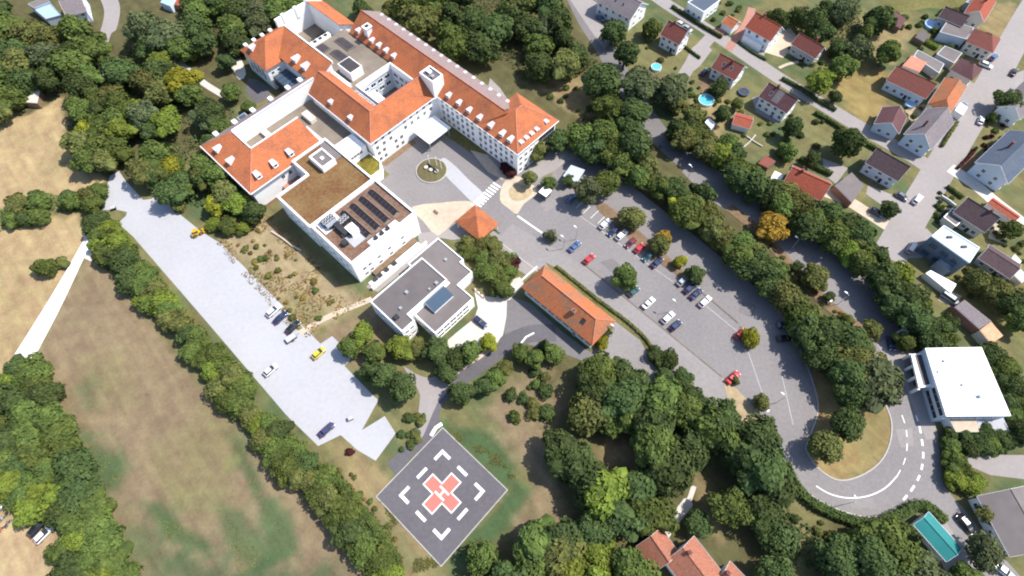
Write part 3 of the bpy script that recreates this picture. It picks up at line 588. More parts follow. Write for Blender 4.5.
for i, (u, v) in enumerate(((-134.5,72),(-131.5,72.4),(-129.6,73.6))): S.put(unit_mesh('roof_unit', 1.8, 1.2, 1.0, 'whitemetal'), 'roof_unit', u, v, 7.4, .2*i)
for u0, u1, v0, v1 in ((-137.2,-126,67.9,68.5),(-137.2,-126,68.9,69.3)):
    b = MB(); b.tube((u0, (v0+v1)/2, 11.3), (u1, (v0+v1)/2, 11.3), .33, n=8); S.build(b, 'duct', M['whitemetal'])
for u in (-135.2,-131,-127.6): b = MB(); b.tube((u, 68.2, 10.4), (u, 68.2, 12.2), .28, .22, 8); S.build(b, 'vent', M['steel'])
def skylight(u0, u1, v0, v1, z, h, m='glassblue', rim='white', cut=0.0):
    pts = [(u0,v0),(u1,v0),(u1,v1),(u0+cut,v1),(u0,v1-cut)] if cut else [(u0,v0),(u1,v0),(u1,v1),(u0,v1)]
    b = MB(); b.prism(pts, z, z+h); o = S.build(b, 'skylight', M[rim]); b = MB(); b.prism(inset(pts, .3)[1], z+h, z+h+.07); S.build(b, 'pane', M[m], o)
skylight(-148.6, -141.8, 71.2, 76.2, 10.4, 3.4, 'panel'); skylight(-162.4, -154.6, 79.4, 82.9, 10.4, .35, 'panel', 'felt', 1.2); skylight(-158.6, -151.2, 74.4, 77.8, 10.4, .35, 'panel', 'felt', 1.2); skylight(-164.4, -160, 72.6, 76.2, 10.4, .35, 'panel', 'felt', .8)
b = MB([M['white'], M['dark']]); b.box(-166.8, -165.1, 72.4, 80.4, 4, 11.4)
for i in range(3): b.box(-166.6, -165.3, 73.4+2.3*i, 74.9+2.3*i, 11.4, 11.43, 1)
S.build(b, 'shaft_head')
b = MB(); b.box(-149.4, -140, 68.2, 69.4, 10.4, 11.6); S.build(b, 'white_upstand', M['whitemetal'])

# far wing round the small sunken yard
S = Site('hospital_far_wing', -170, 65, 'far hospital wing with orange roofs angled round a sunken yard', 'building')
b = MB(); b.box(-184.5, -170, 55.2, 70, 0, 9); b.box(-170, -158, 62.2, 70, 0, 9.9); S.build(b, 'walls', M['white'])
b = MB(); b.face([(-177,70,9),(-177,70,13.7),(-150.6,70,13.7),(-150.6,70,6)][::-1]); b.face([(-150.6,62,6),(-150.6,70,6),(-150.6,70,13.7),(-150.6,62,9.7)]); S.build(b, 'gable', M['white'])
S.build(roofmesh([[(-185,54.6,9),(-169.4,54.6,9),(-177.2,62.2,14)], [(-169.4,54.6,9),(-169.4,68,9),(-177.2,70.4,14),(-177.2,62.2,14)], [(-185,54.6,9),(-185,70.4,9),(-177.2,70.4,14),(-177.2,62.2,14)]]), 'roof', M['tile'])
S.build(roofmesh([[(-172,61.6,9.9),(-150.4,61.6,9.9),(-150.4,70.3,14),(-177.2,70.3,14)]]), 'roof', M['tile'])
b = MB(); b.box(-177.2, -150.4, 70.3, 70.7, 13.2, 14.25); S.build(b, 'coping', M['whitemetal'])
dormer(S, -180, 56.6, 9.9, 'v-', k=1.3); dormer(S, -163.5, 63.2, 10.5, 'v-', k=1.3); dormer(S, -158.2, 63.2, 10.5, 'v-', k=1.3)
b = MB(); b.box(-169.4, -157.6, 56, 61.6, 2, 5.4); S.build(b, 'glazed_court', M['dark'])
for i in range(5): b = MB(); b.box(-169+2.3*i, -167.1+2.3*i, 56.3, 61.3, 5.4, 5.5); S.build(b, 'pane', M['glassblue'])
for v in (56.5, 60, 63.5, 67, 73.5, 79, 84): b = MB(); b.box(-185, -183.6, v, v+1.2, 9, 10.3 if v < 70 else 12.9); S.build(b, 'roof_vent', M['whitemetal'])
windows(S, 'v-', 55.2, [-181.5, -179.0, -176.5, -174.0], [4.6], WINT); windows(S, 'u+', -170.0, [57, 59.4], [3.4, 6.4], WINH)
b = MB(); b.box(-185, -183.8, 70.7, 90.5, 0, 12.4); b.box(-183.8, -165.6, 84.6, 90.4, 0, 9.6); b.face([(-183.8,84.6,9.6),(-165.6,84.6,9.6),(-165.6,84.6,13),(-183.8,84.6,13)]); b.face([(-165.6,84.6,9.6),(-165.6,90.4,9.6),(-165.6,84.6,13)]); S.build(b, 'yard_wall', M['white'])
S.build(roofmesh([[(-186,84.3,13.1),(-165,84.3,13.1),(-165,90.9,9.6),(-186,90.9,9.6)]]), 'roof', M['tile'])
b = MB(); b.box(-183.7, -166.9, 70.8, 84.4, 3.0, 3.6); o = S.build(b, 'yard_roof', M['gravel'])
b = MB(); b.box(-176, -169, 77.4, 83.4, 3.6, 5.0); S.build(b, 'yard_skylight', M['panel'], o); b = MB(); b.box(-182, -168.5, 75.6, 76.0, 3.6, 4.2); S.build(b, 'yard_upstand', M['felt'], o)

# left wing: hipped roof, long white wall, grey flat roof
S = Site('hospital_left_wing', -142, 36, 'left hospital wing with bright orange hipped roof and long white parapet wall', 'building')
b = MB([M['white'], M['brick']]); b.box(-156, -129.5, 21.3, 30, .9, 9); b.box(-139.4, -129.5, 30, 47.4, .9, 9); b.box(-156, -150.1, 30, 62, .9, 9); b.box(-155.9, -129.4, 21.4, 47.3, 0, .9, 1); S.build(b, 'walls')
b = MB(); b.face([(-150,29.6,6),(-150,62,6),(-150,62,12.9),(-150,29.6,12.9)]); b.face([(-150,29.98,6),(-150,29.98,12.9),(-139.5,29.98,12.9),(-139.5,29.98,6)]); b.face([(-139.5,29.98,6),(-139.5,29.98,12.9),(-139.5,47.4,12.9),(-139.5,47.4,6)]); b.face([(-139.5,47.4,8.8),(-139.5,47.4,12.8),(-129.2,47.4,8.8)]); S.build(b, 'parapet_wall', M['white'])
S.build(roofmesh([[(-156.6,20.7,9),(-128.9,20.7,9),(-139.5,30.2,13),(-150,30.2,13)], [(-128.9,20.7,9),(-128.9,47.6,9),(-139.5,47.6,13),(-139.5,30.2,13)], ]), 'roof', M['tile'])
S.build(roofmesh([[(-156.6,20.7,9),(-150,30.2,13),(-150,61.5,13),(-156.6,61.5,9)]]), 'roof', M['pinkroof'])
b = MB(); b.box(-150.25, -149.85, 30.2, 61.9, 13, 13.25); b.box(-139.75, -139.35, 30.2, 47.8, 13, 13.2); b.box(-149.8, -139.8, 30.0, 30.35, 13, 13.2); S.build(b, 'coping', M['whitemetal'])
b = MB(); b.tube((-156.6,20.6,8.9), (-128.8,20.6,8.9), .15, n=6); b.tube((-128.75,20.6,8.9), (-128.75,47.6,8.9), .15, n=6); S.build(b, 'gutter', M['whitemetal'])
b = MB(); b.tube((-128.9,20.7,9.02), (-139.5,30.2,13.05), .14, n=6); S.build(b, 'ridge_cap', M['salmon'])
for u in (-149.5, -142.5): dormer(S, u, 22.6, 9.8, 'v-', k=1.15)
for v in (26, 32, 38): dormer(S, -130.8, v, 9.8, 'u+', k=1.15)
for v in (26, 33, 40, 47, 54, 59): b = MB(); b.box(-157.0, -155.2, v, v+1.4, 8.6, 10.3); S.build(b, 'roof_vent', M['whitemetal'])
windows(S, 'v-', 21.3, [-154+3*i for i in range(8)], [3, 6.3]); windows(S, 'u+', -129.5, [32, 34.6], [6.3])
b = MB([M['white'], M['gravel']]); b.box(-149.9, -139.6, 30.4, 57.9, 0, 6.5, 0, 1); b.box(-139.6, -127.2, 47.9, 57.9, 0, 6.5, 0, 1); S.build(b, 'flat_roof')
for u, v, a, c, h in ((-142.8,52.5,5,2.2,1.6),(-147.4,38.5,4,1.8,1.4)): b = MB(); b.box(u-a/2, u+a/2, v-c/2, v+c/2, 6.5, 6.5+h); S.build(b, 'rooftop_plant', M['cream'])
skylight(-146.2, -143.6, 46.4, 48.4, 6.5, .5, 'glassblue', 'whitemetal')
b = MB(); b.box(-139.4, -128.4, 48.2, 49.4, 6.5, 8.2); S.build(b, 'roof_upstand', M['greywall'])
b = MB([M['steel']]); b.box(-163.4, -157.6, 36.6, 39.8, 4.4, 4.8); b.box(-163.2, -157.8, 36.7, 36.95, 0, 4.4); b.box(-163.2, -157.8, 39.45, 39.7, 0, 4.4); o = S.build(b, 'lift_frame'); b = MB(); b.box(-162.8, -158.2, 37.1, 39.3, 4.8, 5.0); S.build(b, 'lift_glass', M['glassblue'], o)

# green roofed block and connector
S = Site('hospital_green_roof_block', -116, 38, 'flat hospital block with brown sedum roof and white parapet', 'building')
gp = [(-121.2,25.2),(-104.9,25.2),(-104.9,49.3),(-128.8,49.3),(-128.8,36.4),(-121.2,36.4)]
b = MB([M['white'], M['sedum']]); b.prism(gp, 0, 9.9, 0, 1); S.build(b, 'walls'); S.build(parapet(gp, 9.9, 10.6, .55), 'parapet', M['whitemetal'])
b = MB([M['white'], M['felt']]); b.box(-124.9, -118.2, 40.6, 45.6, 9.9, 11.8, 0, 1); o = S.build(b, 'roof_hatch'); S.build(parapet([(-124.9,40.6),(-118.2,40.6),(-118.2,45.6),(-124.9,45.6)], 11.8, 12.1, .5), 'hatch_rim', M['whitemetal'], o); b = MB(); b.box(-122, -121, 42.6, 43.6, 11.8, 12.2); S.build(b, 'vent', M['whitemetal'], o)
b = MB(); b.box(-128.2, -119.5, 46.2, 48.7, 9.92, 10.02); S.build(b, 'gravel_margin', M['felt'])
windows(S, 'v-', 36.4, [-126.6, -123.8], [3, 6.5]); windows(S, 'v-', 25.2, [-119+3.2*i for i in range(5)], [2.6, 5.8])
b = MB(); b.box(-129.4, -121.4, 30.2, 36.2, 0, 3.2); S.build(b, 'link_roof', M['brick'])
S = Site('hospital_link_block', -115, 54, 'white hospital link block with small mossy green roof beside the entrance court', 'building')
b = MB([M['white'], M['whitemetal']]); b.box(-126.4, -119.4, 49.8, 57.3, 0, 7.9, 0, 1); S.build(b, 'walls'); windows(S, 'u+', -119.4, [51.4,52.6,53.8,55.0], [6.4], WINH)  # window units put in for a row of unreadable dark marks
b = MB([M['white'], M['sedum_green']]); lp = [(-119.4,49.8),(-110.8,49.8),(-110.8,55.4),(-113.4,57.6),(-119.4,57.6)]; b.prism(lp, 0, 4, 0, 1); S.build(b, 'low_walls'); S.build(parapet(lp, 4, 4.45, .35), 'parapet', M['whitemetal'])
# solar block
S = Site('hospital_solar_block', -95, 37, 'flat white hospital block with four rows of solar panels and cooling plant', 'building')
sp = [(-104.7,25.6),(-86.4,25.6),(-86.4,49.6),(-104.7,49.6)]
b = MB([M['white'], M['sedum_red']]); b.prism(sp, 0, 10.0, 0, 1); S.build(b, 'walls'); S.build(parapet(sp, 10.0, 10.75, .6), 'parapet', M['whitemetal'])
windows(S, 'u+', -86.4, [28.6, 30.6, 34, 38, 43], [1.7, 4.6], WINH); windows(S, 'v-', 25.6, [-102+3*i for i in range(5)], [2.6, 5.8])
pm = MB([M['steel'], M['pv']]); pm.face([(0,0,.12),(1.46,0,.12),(1.46,1.5,.62),(0,1.5,.62)], 1); pm.face([(0,1.5,.56),(1.46,1.5,.56),(1.46,0,.06),(0,0,.06)], 0); pm.face([(0,0,.06),(1.46,0,.06),(1.46,0,.12),(0,0,.12)]); pm.face([(1.46,1.5,.56),(0,1.5,.56),(0,1.5,.62),(1.46,1.5,.62)]); pm.box(.1,.16,1.3,1.36,-.02,.52); pm.box(1.3,1.36,1.3,1.36,-.02,.52); PVM = pm.mesh('solar_panel')
for v in (44.6, 41.1, 37.6, 34.1):
    b = MB(); b.box(-103, -89.8, v-.25, v+1.8, 10.0, 10.06); rack = S.build(b, 'ballast_strip', M['gravel'])
    for i in range(8): S.put(PVM, 'solar_panel', -102.6+1.52*i, v, 10.08, 0, rack)
    b = MB(); b.box(-102.4, -90.4, v+1.9, v+2.15, 10.0, 10.5); S.build(b, 'cable_tray', M['gravel'], rack)
b = MB(); b.box(-104, -99.8, 27, 33.4, 10.0, 10.12); S.build(b, 'plant_deck', M['whitemetal'])
fm = MB([M['grey'] if 'grey' in M else M['dark'], M['dark'], M['whitemetal']]); fm.box(-1.1, 1.1, -2.1, 2.1, 0, 1.5)
for x in (-.55, .55):
    for y in (-1.5, -.5, .5, 1.5): fm.tube((x, y, 1.5), (x, y, 1.62), .42, n=10, mi=2); fm.tube((x, y, 1.62), (x, y, 1.66), .33, n=10, mi=1)
FANM = fm.mesh('cooling_unit')
S.put(FANM, 'cooling_unit', -102.6, 30.2, 10.12); S.put(FANM, 'cooling_unit', -99.4, 33.0, 10.02, .1)
S.put(unit_mesh('roof_unit', 3.4, 1.4, 1.5, 'steel'), 'roof_unit', -100.6, 30.2, 10.12, math.pi/2); S.put(unit_mesh('roof_unit', 1.5, 5.2, 1.6, 'dark'), 'roof_unit', -97.4, 31.0, 10.02, math.pi/2)
S.put(unit_mesh('roof_unit', 3.2, 2.6, 1.9, 'whitemetal'), 'roof_unit', -94.8, 33.0, 10.02); S.put(unit_mesh('roof_unit', 1.6, 1.6, 1.3, 'dark'), 'roof_unit', -93.2, 28.8, 10.02)
b = MB(); b.box(-96.6, -90.4, 29.8, 34.0, 10.02, 10.1); S.build(b, 'walkway', M['pale'])
for v in (36, 38.2, 40.4): S.put(unit_mesh('roof_unit', .9, 1.0, .8, 'dark'), 'roof_unit', -88.2, v, 10.02)
b = MB(); b.box(-89.2, -87.2, 33.5, 44, 10.0, 10.14); S.build(b, 'plant_deck', M['whitemetal'])
b = MB(); b.box(-86.3, -84.6, 30, 46.5, 0, .8); S.build(b, 'terrace', M['soil']); b = MB(); b.box(-84.5, -82.3, 27, 46.5, 0, .3); S.build(b, 'terrace_walk', M['concrete_lt']); b = MB(); b.box(-82.2, -81.6, 26.4, 48, 0, 1.5); S.build(b, 'terrace_wall', M['white'])
for v in (28.6, 30.4, 33, 36): b = MB(); b.box(-84.3, -83.2, v, v+1.2, .3, 1.1); S.build(b, 'plant_trough', M['dark'])

# ------------------------------------------------------------------ pavilion, gate house, kiosk
S = Site('flat_roof_pavilion', -67, 36, 'two level grey flat roofed pavilion with white walls and glazed lantern', 'building')
lo = [(-78.3,50),(-67.4,50),(-67.4,48.8),(-62.6,48.8),(-62.6,43.1),(-56.4,43.1),(-56.4,28.4),(-65,28.4),(-65,41.6),(-75.7,41.6),(-75.7,38),(-78.3,38)]
b = MB([M['white'], M['felt']]); b.prism(lo, 0, 4.9, 0, 1); S.build(b, 'walls'); S.build(parapet(lo, 4.9, 5.25, .3), 'parapet', M['whitemetal'])
up = [(-75.4,22.2),(-62.2,22.2),(-62.2,26.8),(-64.9,26.8),(-64.9,41.4),(-75.4,41.4)]
b = MB([M['white'], M['felt_dk']]); b.prism(up, 0, 7.4, 0, 1); S.build(b, 'upper_walls'); S.build(parapet(up, 7.4, 7.75, .3), 'parapet', M['whitemetal'])
b = MB([M['white'], M['glassblue'], M['steel']]); b.box(-64.6, -60.9, 32.6, 39.6, 4.95, 5.9); b.face([(-64.7,32.5,6.6),(-60.8,32.5,5.95),(-60.8,39.7,5.95),(-64.7,39.7,6.6)], 1); b.face([(-64.7,32.5,5.9),(-60.8,32.5,5.9),(-60.8,32.5,5.95),(-64.7,32.5,6.6)]); b.face([(-64.7,39.7,6.6),(-60.8,39.7,5.95),(-60.8,39.7,5.9),(-64.7,39.7,5.9)])
lant = S.build(b, 'roof_lantern')
for i in range(6): b = MB(); v = 32.6+1.18*i; b.face([(-64.7,v,6.62),(-60.8,v,5.97),(-60.8,v+1.1,5.97),(-64.7,v+1.1,6.62)]); S.build(b, 'pane', M['glassblue'], lant)
windows(S, 'u+', -56.4, [30.2, 32.6, 35, 37.4, 39.8], [1.4, 3.7], WINW); windows(S, 'v-', 28.4, [-63, -60.4, -58], [2.6]); windows(S, 'v-', 22.2, [-73, -70, -67, -64.4], [2.2, 5.4], WINW); windows(S, 'u+', -62.2, [23.6, 25.4], [2.2, 5.4], WINH)
for u, v, k in ((-70.2,31,.8),(-66.5,24,1.2),(-67.8,26.6,.7),(-66.3,38.6,.8),(-71.2,46.4,.7),(-66.4,36,.5)): S.put(unit_mesh('roof_unit', k, k, k*.6, 'dark' if k > .9 else 'steel'), 'roof_unit', u, v, 7.4 if v < 41 else 4.9)

def hiproof(u0, u1, v0, v1, ze, zr, r0, r1, vm): return [[(u0,v0,ze),(u1,v0,ze),(r1,vm,zr),(r0,vm,zr)], [(u1,v0,ze),(u1,v1,ze),(r1,vm,zr)], [(u1,v1,ze),(u0,v1,ze),(r0,vm,zr),(r1,vm,zr)], [(u0,v1,ze),(u0,v0,ze),(r0,vm,zr)]]
S = Site('gate_house', -36, 60, 'long low house with weathered orange hipped roof beside the car park', 'building')
b = MB([M['white']]); b.box(-48.6, -24.1, 55.8, 64.3, 0, 4.5); S.build(b, 'walls'); S.build(roofmesh(hiproof(-49.4,-23.3,55,65.1,4.5,8.6,-46.2,-26.8,60)), 'roof', M['tile_old'])
b = MB(); b.tube((-46.2,60,8.63), (-26.8,60,8.63), .15, n=6); b.tube((-49.4,55,4.5),(-46.2,60,8.62),.12,n=6); b.tube((-23.3,55,4.5),(-26.8,60,8.62),.12,n=6); b.tube((-23.3,65.1,4.5),(-26.8,60,8.62),.12,n=6); S.build(b, 'ridge_cap', M['salmon'])
b = MB([M['brick'], M['dark']]); b.box(-33.4, -32.2, 57.6, 58.6, 6, 8.3); b.box(-33.2, -32.4, 57.8, 58.4, 8.3, 8.4, 1); S.build(b, 'chimney'); skn = MB([M['dark']]); skn.face([(-29.9,57.2,6.42),(-28.6,57.2,6.42),(-28.6,58.5,7.48),(-29.9,58.5,7.48)]); S.build(skn, 'roof_window')
windows(S, 'v-', 55.8, [-46.6+2.7*i for i in range(9)], [2.3], WINW); S.put(DOORM, 'door', -30.0, 55.8, 1.1, 0)
S = Site('pyramid_kiosk', -74.5, 62.5, 'square kiosk with orange pyramid roof by the zebra crossing', 'building')
b = MB([M['white'], M['glass']]); b.box(-78, -71.4, 59.8, 65.2, 0, 3.3); b.box(-77.4, -72, 59.76, 65.24, 1, 2.4, 1); S.build(b, 'walls')
S.build(roofmesh([[(-79.8,58.3,3.4),(-69.4,58.3,3.4),(-74.6,62.5,6.9)], [(-69.4,58.3,3.4),(-69.4,66.8,3.4),(-74.6,62.5,6.9)], [(-69.4,66.8,3.4),(-79.8,66.8,3.4),(-74.6,62.5,6.9)], [(-79.8,66.8,3.4),(-79.8,58.3,3.4),(-74.6,62.5,6.9)]]), 'roof', M['tile'])
for u, v in ((-69.9,58.8),(-69.9,66.3),(-79.3,58.8),(-79.3,66.3)): b = MB(); b.tube((u, v, 0), (u, v, 3.2), .14); S.build(b, 'post', M['white'])
# ------------------------------------------------------------------ houses
def house(label, p1, p2, w, ze, zr, roof, wall='white', hip=0.0, chim=(0.3, 0.55), name='house', cat='house', solar=False, win=True, o=0.45, group=None, two=True, gable='white'):
    A = G(*p1, ze); B = G(*p2, ze); L = (B-A).length; rz = math.atan2(B.y-A.y, B.x-A.x); R = empty(name, (A.x, A.y, 0), rz, label, cat, group)
    h = w/2; hp = hip
    b = MB(); b.box(o, L-o, o, w-o, 0, ze)
    if not hip:
        k = (zr-ze)/h; t = zr-.3
        b.face([(L-o,o,ze),(L-o,w-o,ze),(L-o,h,t)]); b.face([(o,w-o,ze),(o,o,ze),(o,h,t)])
    b.build('walls', R, M[wall])
    f = [[(0,0,ze),(L,0,ze),(L-hp,h,zr),(hp,h,zr)], [(0,w,ze),(L,w,ze),(L-hp,h,zr),(hp,h,zr)]]
    if hip: f += [[(L,0,ze),(L,w,ze),(L-hp,h,zr)], [(0,0,ze),(0,w,ze),(hp,h,zr)]]
    ro = roofmesh(f, .22).build('roof', R, M[roof])
    b = MB(); b.tube((hp,h,zr+.02), (L-hp,h,zr+.02), .12, n=6); b.build('ridge_cap', ro, M[roof])
    b = MB(); b.tube((0,-.08,ze-.1), (L,-.08,ze-.1), .09, n=6); b.tube((0,w+.08,ze-.1), (L,w+.08,ze-.1), .09, n=6); b.build('gutter', R, M['steel'])
    if not hip:
        b = MB()
        for x in (-.06, L+.02):
            for y in (0, w): b.face([(x,y,ze-.2),(x+.04,y,ze-.2),(x+.04,h,zr-.2),(x,h,zr-.2)]); b.face([(x,y,ze+.05),(x,h,zr+.05),(x+.04,h,zr+.05),(x+.04,y,ze+.05)]); b.face([(x,y,ze-.2),(x,h,zr-.2),(x,h,zr+.05),(x,y,ze+.05)]); b.face([(x+.04,y,ze-.2),(x+.04,y,ze+.05),(x+.04,h,zr+.05),(x+.04,h,zr-.2)])
        b.build('verge_board', ro, M['white' if gable == 'white' else gable])
    if chim:
        x = L*chim[0]; y = w*chim[1]; zz = zr-abs(y-h)*(zr-ze)/h
        b = MB([M['redbrown'], M['dark']]); b.box(x-.35, x+.35, y-.35, y+.35, zz-.6, zr+.9); b.box(x-.42, x+.42, y-.42, y+.42, zr+.9, zr+1.02); b.box(x-.2, x+.2, y-.2, y+.2, zr+1.02, zr+1.06, 1); b.build('chimney', ro)
    if win:
        zs = [1.5, ze-1.1] if ze > 4.2 else [1.6]; n = max(2, int(L/2.8))
        for z in zs:
            for i in range(n): mobj('window', WINH, R, (o+(L-2*o)*(i+.5)/n, o, z))
            for y in (w*.32, w*.68): mobj('window', WINH, R, (L-o, y, z), math.pi/2); mobj('window', WINH, R, (o, y, z), -math.pi/2)
        mobj('door', DOORM, R, (o+(L-2*o)*.5+1.35, o, 1.05))
        if not hip and zr-ze > 2.6: mobj('window', WINH, R, (L-o, h, ze+.5), math.pi/2)
    return R, L
def roof_windows(R, L, w, ze, zr, xs, t=.45):
    k = (zr-ze)/(w/2)
    for x in xs:
        b = MB([M['dark'], M['steel']]); y0, y1 = w*.2, w*.2+1.1
        b.face([(x,y0,ze+k*y0+.06),(x+.8,y0,ze+k*y0+.06),(x+.8,y1,ze+k*y1+.06),(x,y1,ze+k*y1+.06)]); b.face([(x-.08,y0-.08,ze+k*(y0-.08)+.03),(x+.88,y0-.08,ze+k*(y0-.08)+.03),(x+.88,y1+.08,ze+k*(y1+.08)+.03),(x-.08,y1+.08,ze+k*(y1+.08)+.03)], 1); b.build('roof_window', R)
def annex(label, px, z, roof, wall='white', name='annex', cat='building', par=True, win=False, dz=0.0):
    P = [G(*p, z) for p in px]; c = sum(P, Vector())/len(P); R = empty(name, (c.x, c.y, 0), 0, label, cat)
    pts = [(p.x-c.x, p.y-c.y) for p in P]; b = MB([M[wall], M[roof]]); b.prism(pts, 0, z-.12, 0, 1); b.build('walls', R)
    if par: parapet(inset(pts, -.12)[1], z-.2, z+.05, .28).build('roof_edge', R, M['steel' if wall != 'white' else 'whitemetal'])
    b = MB(); b.prism(inset(pts, .2)[1], z-.12, z-.06); b.build('roof', R, M[roof])
    if win:
        n = len(pts)
        for i in range(n):
            a = Vector(pts[i]); d = Vector(pts[(i+1) % n])-a; L = d.length; d.normalize(); nn = Vector((d.y, -d.x))
            if nn.dot(a) < 0: nn = -nn
            for t in range(int(L/2.6)):
                q = a+d*(1.3+2.6*t); mobj('window', WINH, R, (q.x+nn.x*.02, q.y+nn.y*.02, min(1.5, z*.55)), math.atan2(nn.y, nn.x)+math.pi/2)
    return R
R, L = house('wide white house with grey brown roof at the top of the housing street', (596,1), (630.7,19.5), 11.5, 5.5, 9.2, 'greytile'); roof_windows(R, L, 11.5, 5.5, 9.2, [3, 6.5, 10])
R, L = house('white house with weathered red brown roof between two garden pools', (660,34.5), (679.5,45), 7.8, 5.2, 8.8, 'redbrown')
R, L = house('white gabled house with reddish roof beside the turquoise pool', (710.7,67.5), (735,80.5), 8.4, 4.6, 8, 'redbrown', chim=(.55,.4)); roof_windows(R, L, 8.4, 4.6, 8, [3, 6])
R, L = house('large white house with bright red roof on the far side of the housing street', (745,27), (770.5,41.5), 9.0, 5.2, 9, 'redtile'); b = MB(); b.box(1.2, 9, -1.5, .4, 0, 2.7); b.build('terrace', R, M['white'])
house('smaller house with dark red roof next to the large red roofed house', (791,44), (815.5,58.5), 6.6, 4, 7, 'redbrown', 'greywall', chim=(.6,.7))
R, L = house('maroon roofed white house on the near side of the housing street', (758.5,96.5), (787,113.5), 8, 4.8, 8.2, 'maroon'); roof_windows(R, L, 8, 4.8, 8.2, [2.5, 5]); b = MB(); b.face([(4.2,.6,5.4),(6.6,.6,5.4),(6.6,3.8,8.15),(4.2,3.8,8.15)]); b.build('faded_tile_patch', R, M['greytile'])
house('long house with rusty red roof behind the dark tree belt', (782.5,183.4), (821,201), 8.8, 3.6, 7, 'redtile', 'cream', chim=(.25,.5))
house('bluish white house with very dark brown roof at the street corner', (865,162.5), (898,181.5), 8.2, 4.6, 8, 'darktile', 'bluewhite', chim=None)
house('grey gabled house with bluish front on the street corner', (931,150), (954,123), 9.4, 4.6, 8.4, 'greytile', 'bluewhite', chim=(.3,.7))
house('small gabled house with mixed red and grey roof left of the grey gabled house', (899,134), (907,117), 8.2, 3.6, 6.4, 'maroon', 'bluewhite', chim=None)
house('broad red brown roofed house with pale front above the dry field', (886,80), (926,99), 9, 4.2, 7.4, 'redbrown', 'bluewhite', chim=(.8,.6))
house('orange roofed wing running toward the village road', (950,114), (967,87), 7.5, 4.4, 7.2, 'tile_old', 'cream', hip=2.2, chim=None)
house('square hipped maroon roof house beside the village road', (950,69.5), (972,81), 8.4, 4.2, 7, 'maroon', 'cream', hip=3.4, chim=None)
house('red brown hipped roof house near the top of the village road', (966,42), (993,53), 9.5, 4.4, 7.4, 'redbrown', 'cream', hip=3.8, chim=None)
house('orange red gabled house at the top right corner', (984,22), (996,2), 7.5, 4.2, 7.2, 'redtile', 'cream', chim=(.5,.5))
house('dark roofed house behind the white roof terrace', (938,17), (962,27), 6.5, 4.0, 6.6, 'darktile', 'greywall', chim=None)
R = annex('white railed roof terrace beside the red brown hipped house', [(940,32),(948,20),(974,28),(966,39)], 3.6, 'felt', 'bluewhite', 'terrace_annex'); 
annex('salmon pink low roof beside the broad red brown house', [(902.5,65.5),(912,55),(927,62.2),(920,72)], 3.0, 'salmon', 'cream', par=False)
annex('grey flat extension behind the salmon roof', [(918,50),(944,64),(939,73),(914,56)], 2.8, 'felt', 'greywall')
annex('grey flat roofed annex beside the square maroon house', [(937,54),(945,46),(962,53),(954,63)], 2.7, 'felt', 'greywall')
house('slate roofed house with white gable at the right edge', (1008,184), (1042,150), 11, 4.8, 8.6, 'slate', 'bluewhite', chim=(.5,.7))
house('grey roofed house partly cut by the right edge below the road', (1020,120), (1050,90), 8, 4.2, 7.2, 'greytile', 'white', chim=None)
house('dark brown roofed house with pale side wing right of the blue cube house', (953,212), (985,232.5), 8.6, 4.2, 7.6, 'darktile', 'cream', chim=(.7,.5))
annex('low pale side wing of the dark brown roofed house', [(944,217),(953,208),(966,217),(956,226)], 3.0, 'felt', 'cream')
house('long low red roofed garage row beside the pale drive', (987,203), (1014.5,222), 3.4, 2.5, 3.1, 'redtile', 'white', chim=None, win=False, o=.2, cat='garage', name='garage_row')
WINC = window_mesh('window', 1.9, 1.3, 'dark', 'glassblue')
# cube house
S_ = [G(932,236,8), G(944,225.5,8), G(979.5,247.5,8), G(969.5,262.5,8)]; c = sum(S_, Vector())/4; R = empty('cube_house', (c.x, c.y, 0), 0, 'modern blue grey cube house with pale roof and terrace', 'house'); pts = [(p.x-c.x, p.y-c.y) for p in S_]
b = MB([M['cubewall']]); b.prism(pts, 0, 7.8); b.build('walls', R); parapet(inset(pts, -.1)[1], 7.6, 8.05, .4).build('parapet', R, M['bluewhite']); b = MB(); b.prism(inset(pts, .3)[1], 7.8, 7.86); b.build('roof', R, M['canopyblue'])
P_ = [G(*p, 3.4) for p in [(936,262),(946,254.5),(958,262),(949,272)]]; pt = [(p.x-c.x, p.y-c.y) for p in P_]; b = MB([M['cubewall'], M['pale']]); b.prism(pt, 0, 3.2, 0, 1); b.build('terrace_block', R); parapet(pt, 3.2, 3.9, .2).build('terrace_parapet', R, M['cubewall'])
for i in (0.3, 0.7):
    a = Vector(pts[0]).lerp(Vector(pts[3]), 0); q = Vector(pts[1]).lerp(Vector(pts[2]), i); q2 = Vector(pts[0]).lerp(Vector(pts[3]), i); m_ = q.lerp(q2, .45); b = MB(); b.box(m_.x-.7, m_.x+.7, m_.y-.3, m_.y+.3, 7.86, 8.3); b.build('roof_unit', R, M['dark'])
d0 = Vector(pts[3])-Vector(pts[0]); rzf = math.atan2(d0.y, d0.x)
for t in (.2, .5, .8):
    for z in (1.8, 5.4): q = Vector(pts[0])+d0*t; mobj('window', WINC, R, (q.x, q.y, z), rzf+math.pi)
annex('white canopy roof below the blue cube house', [(926,273),(931,270),(957,284),(951,293)], 2.5, 'whitemetal', 'white', 'canopy', 'canopy', par=False)
house('long low dark terrace row right of the blue cube house', (978,258), (1010,279), 7, 3, 4.6, 'darktile', 'greywall', chim=None, name='terrace_row')
annex('narrow white strip roof in front of the dark terrace row', [(982.5,257),(985.5,254.5),(1013,273.5),(1010,277)], 2.8, 'whitemetal', 'white', 'strip_roof', 'canopy', par=False)
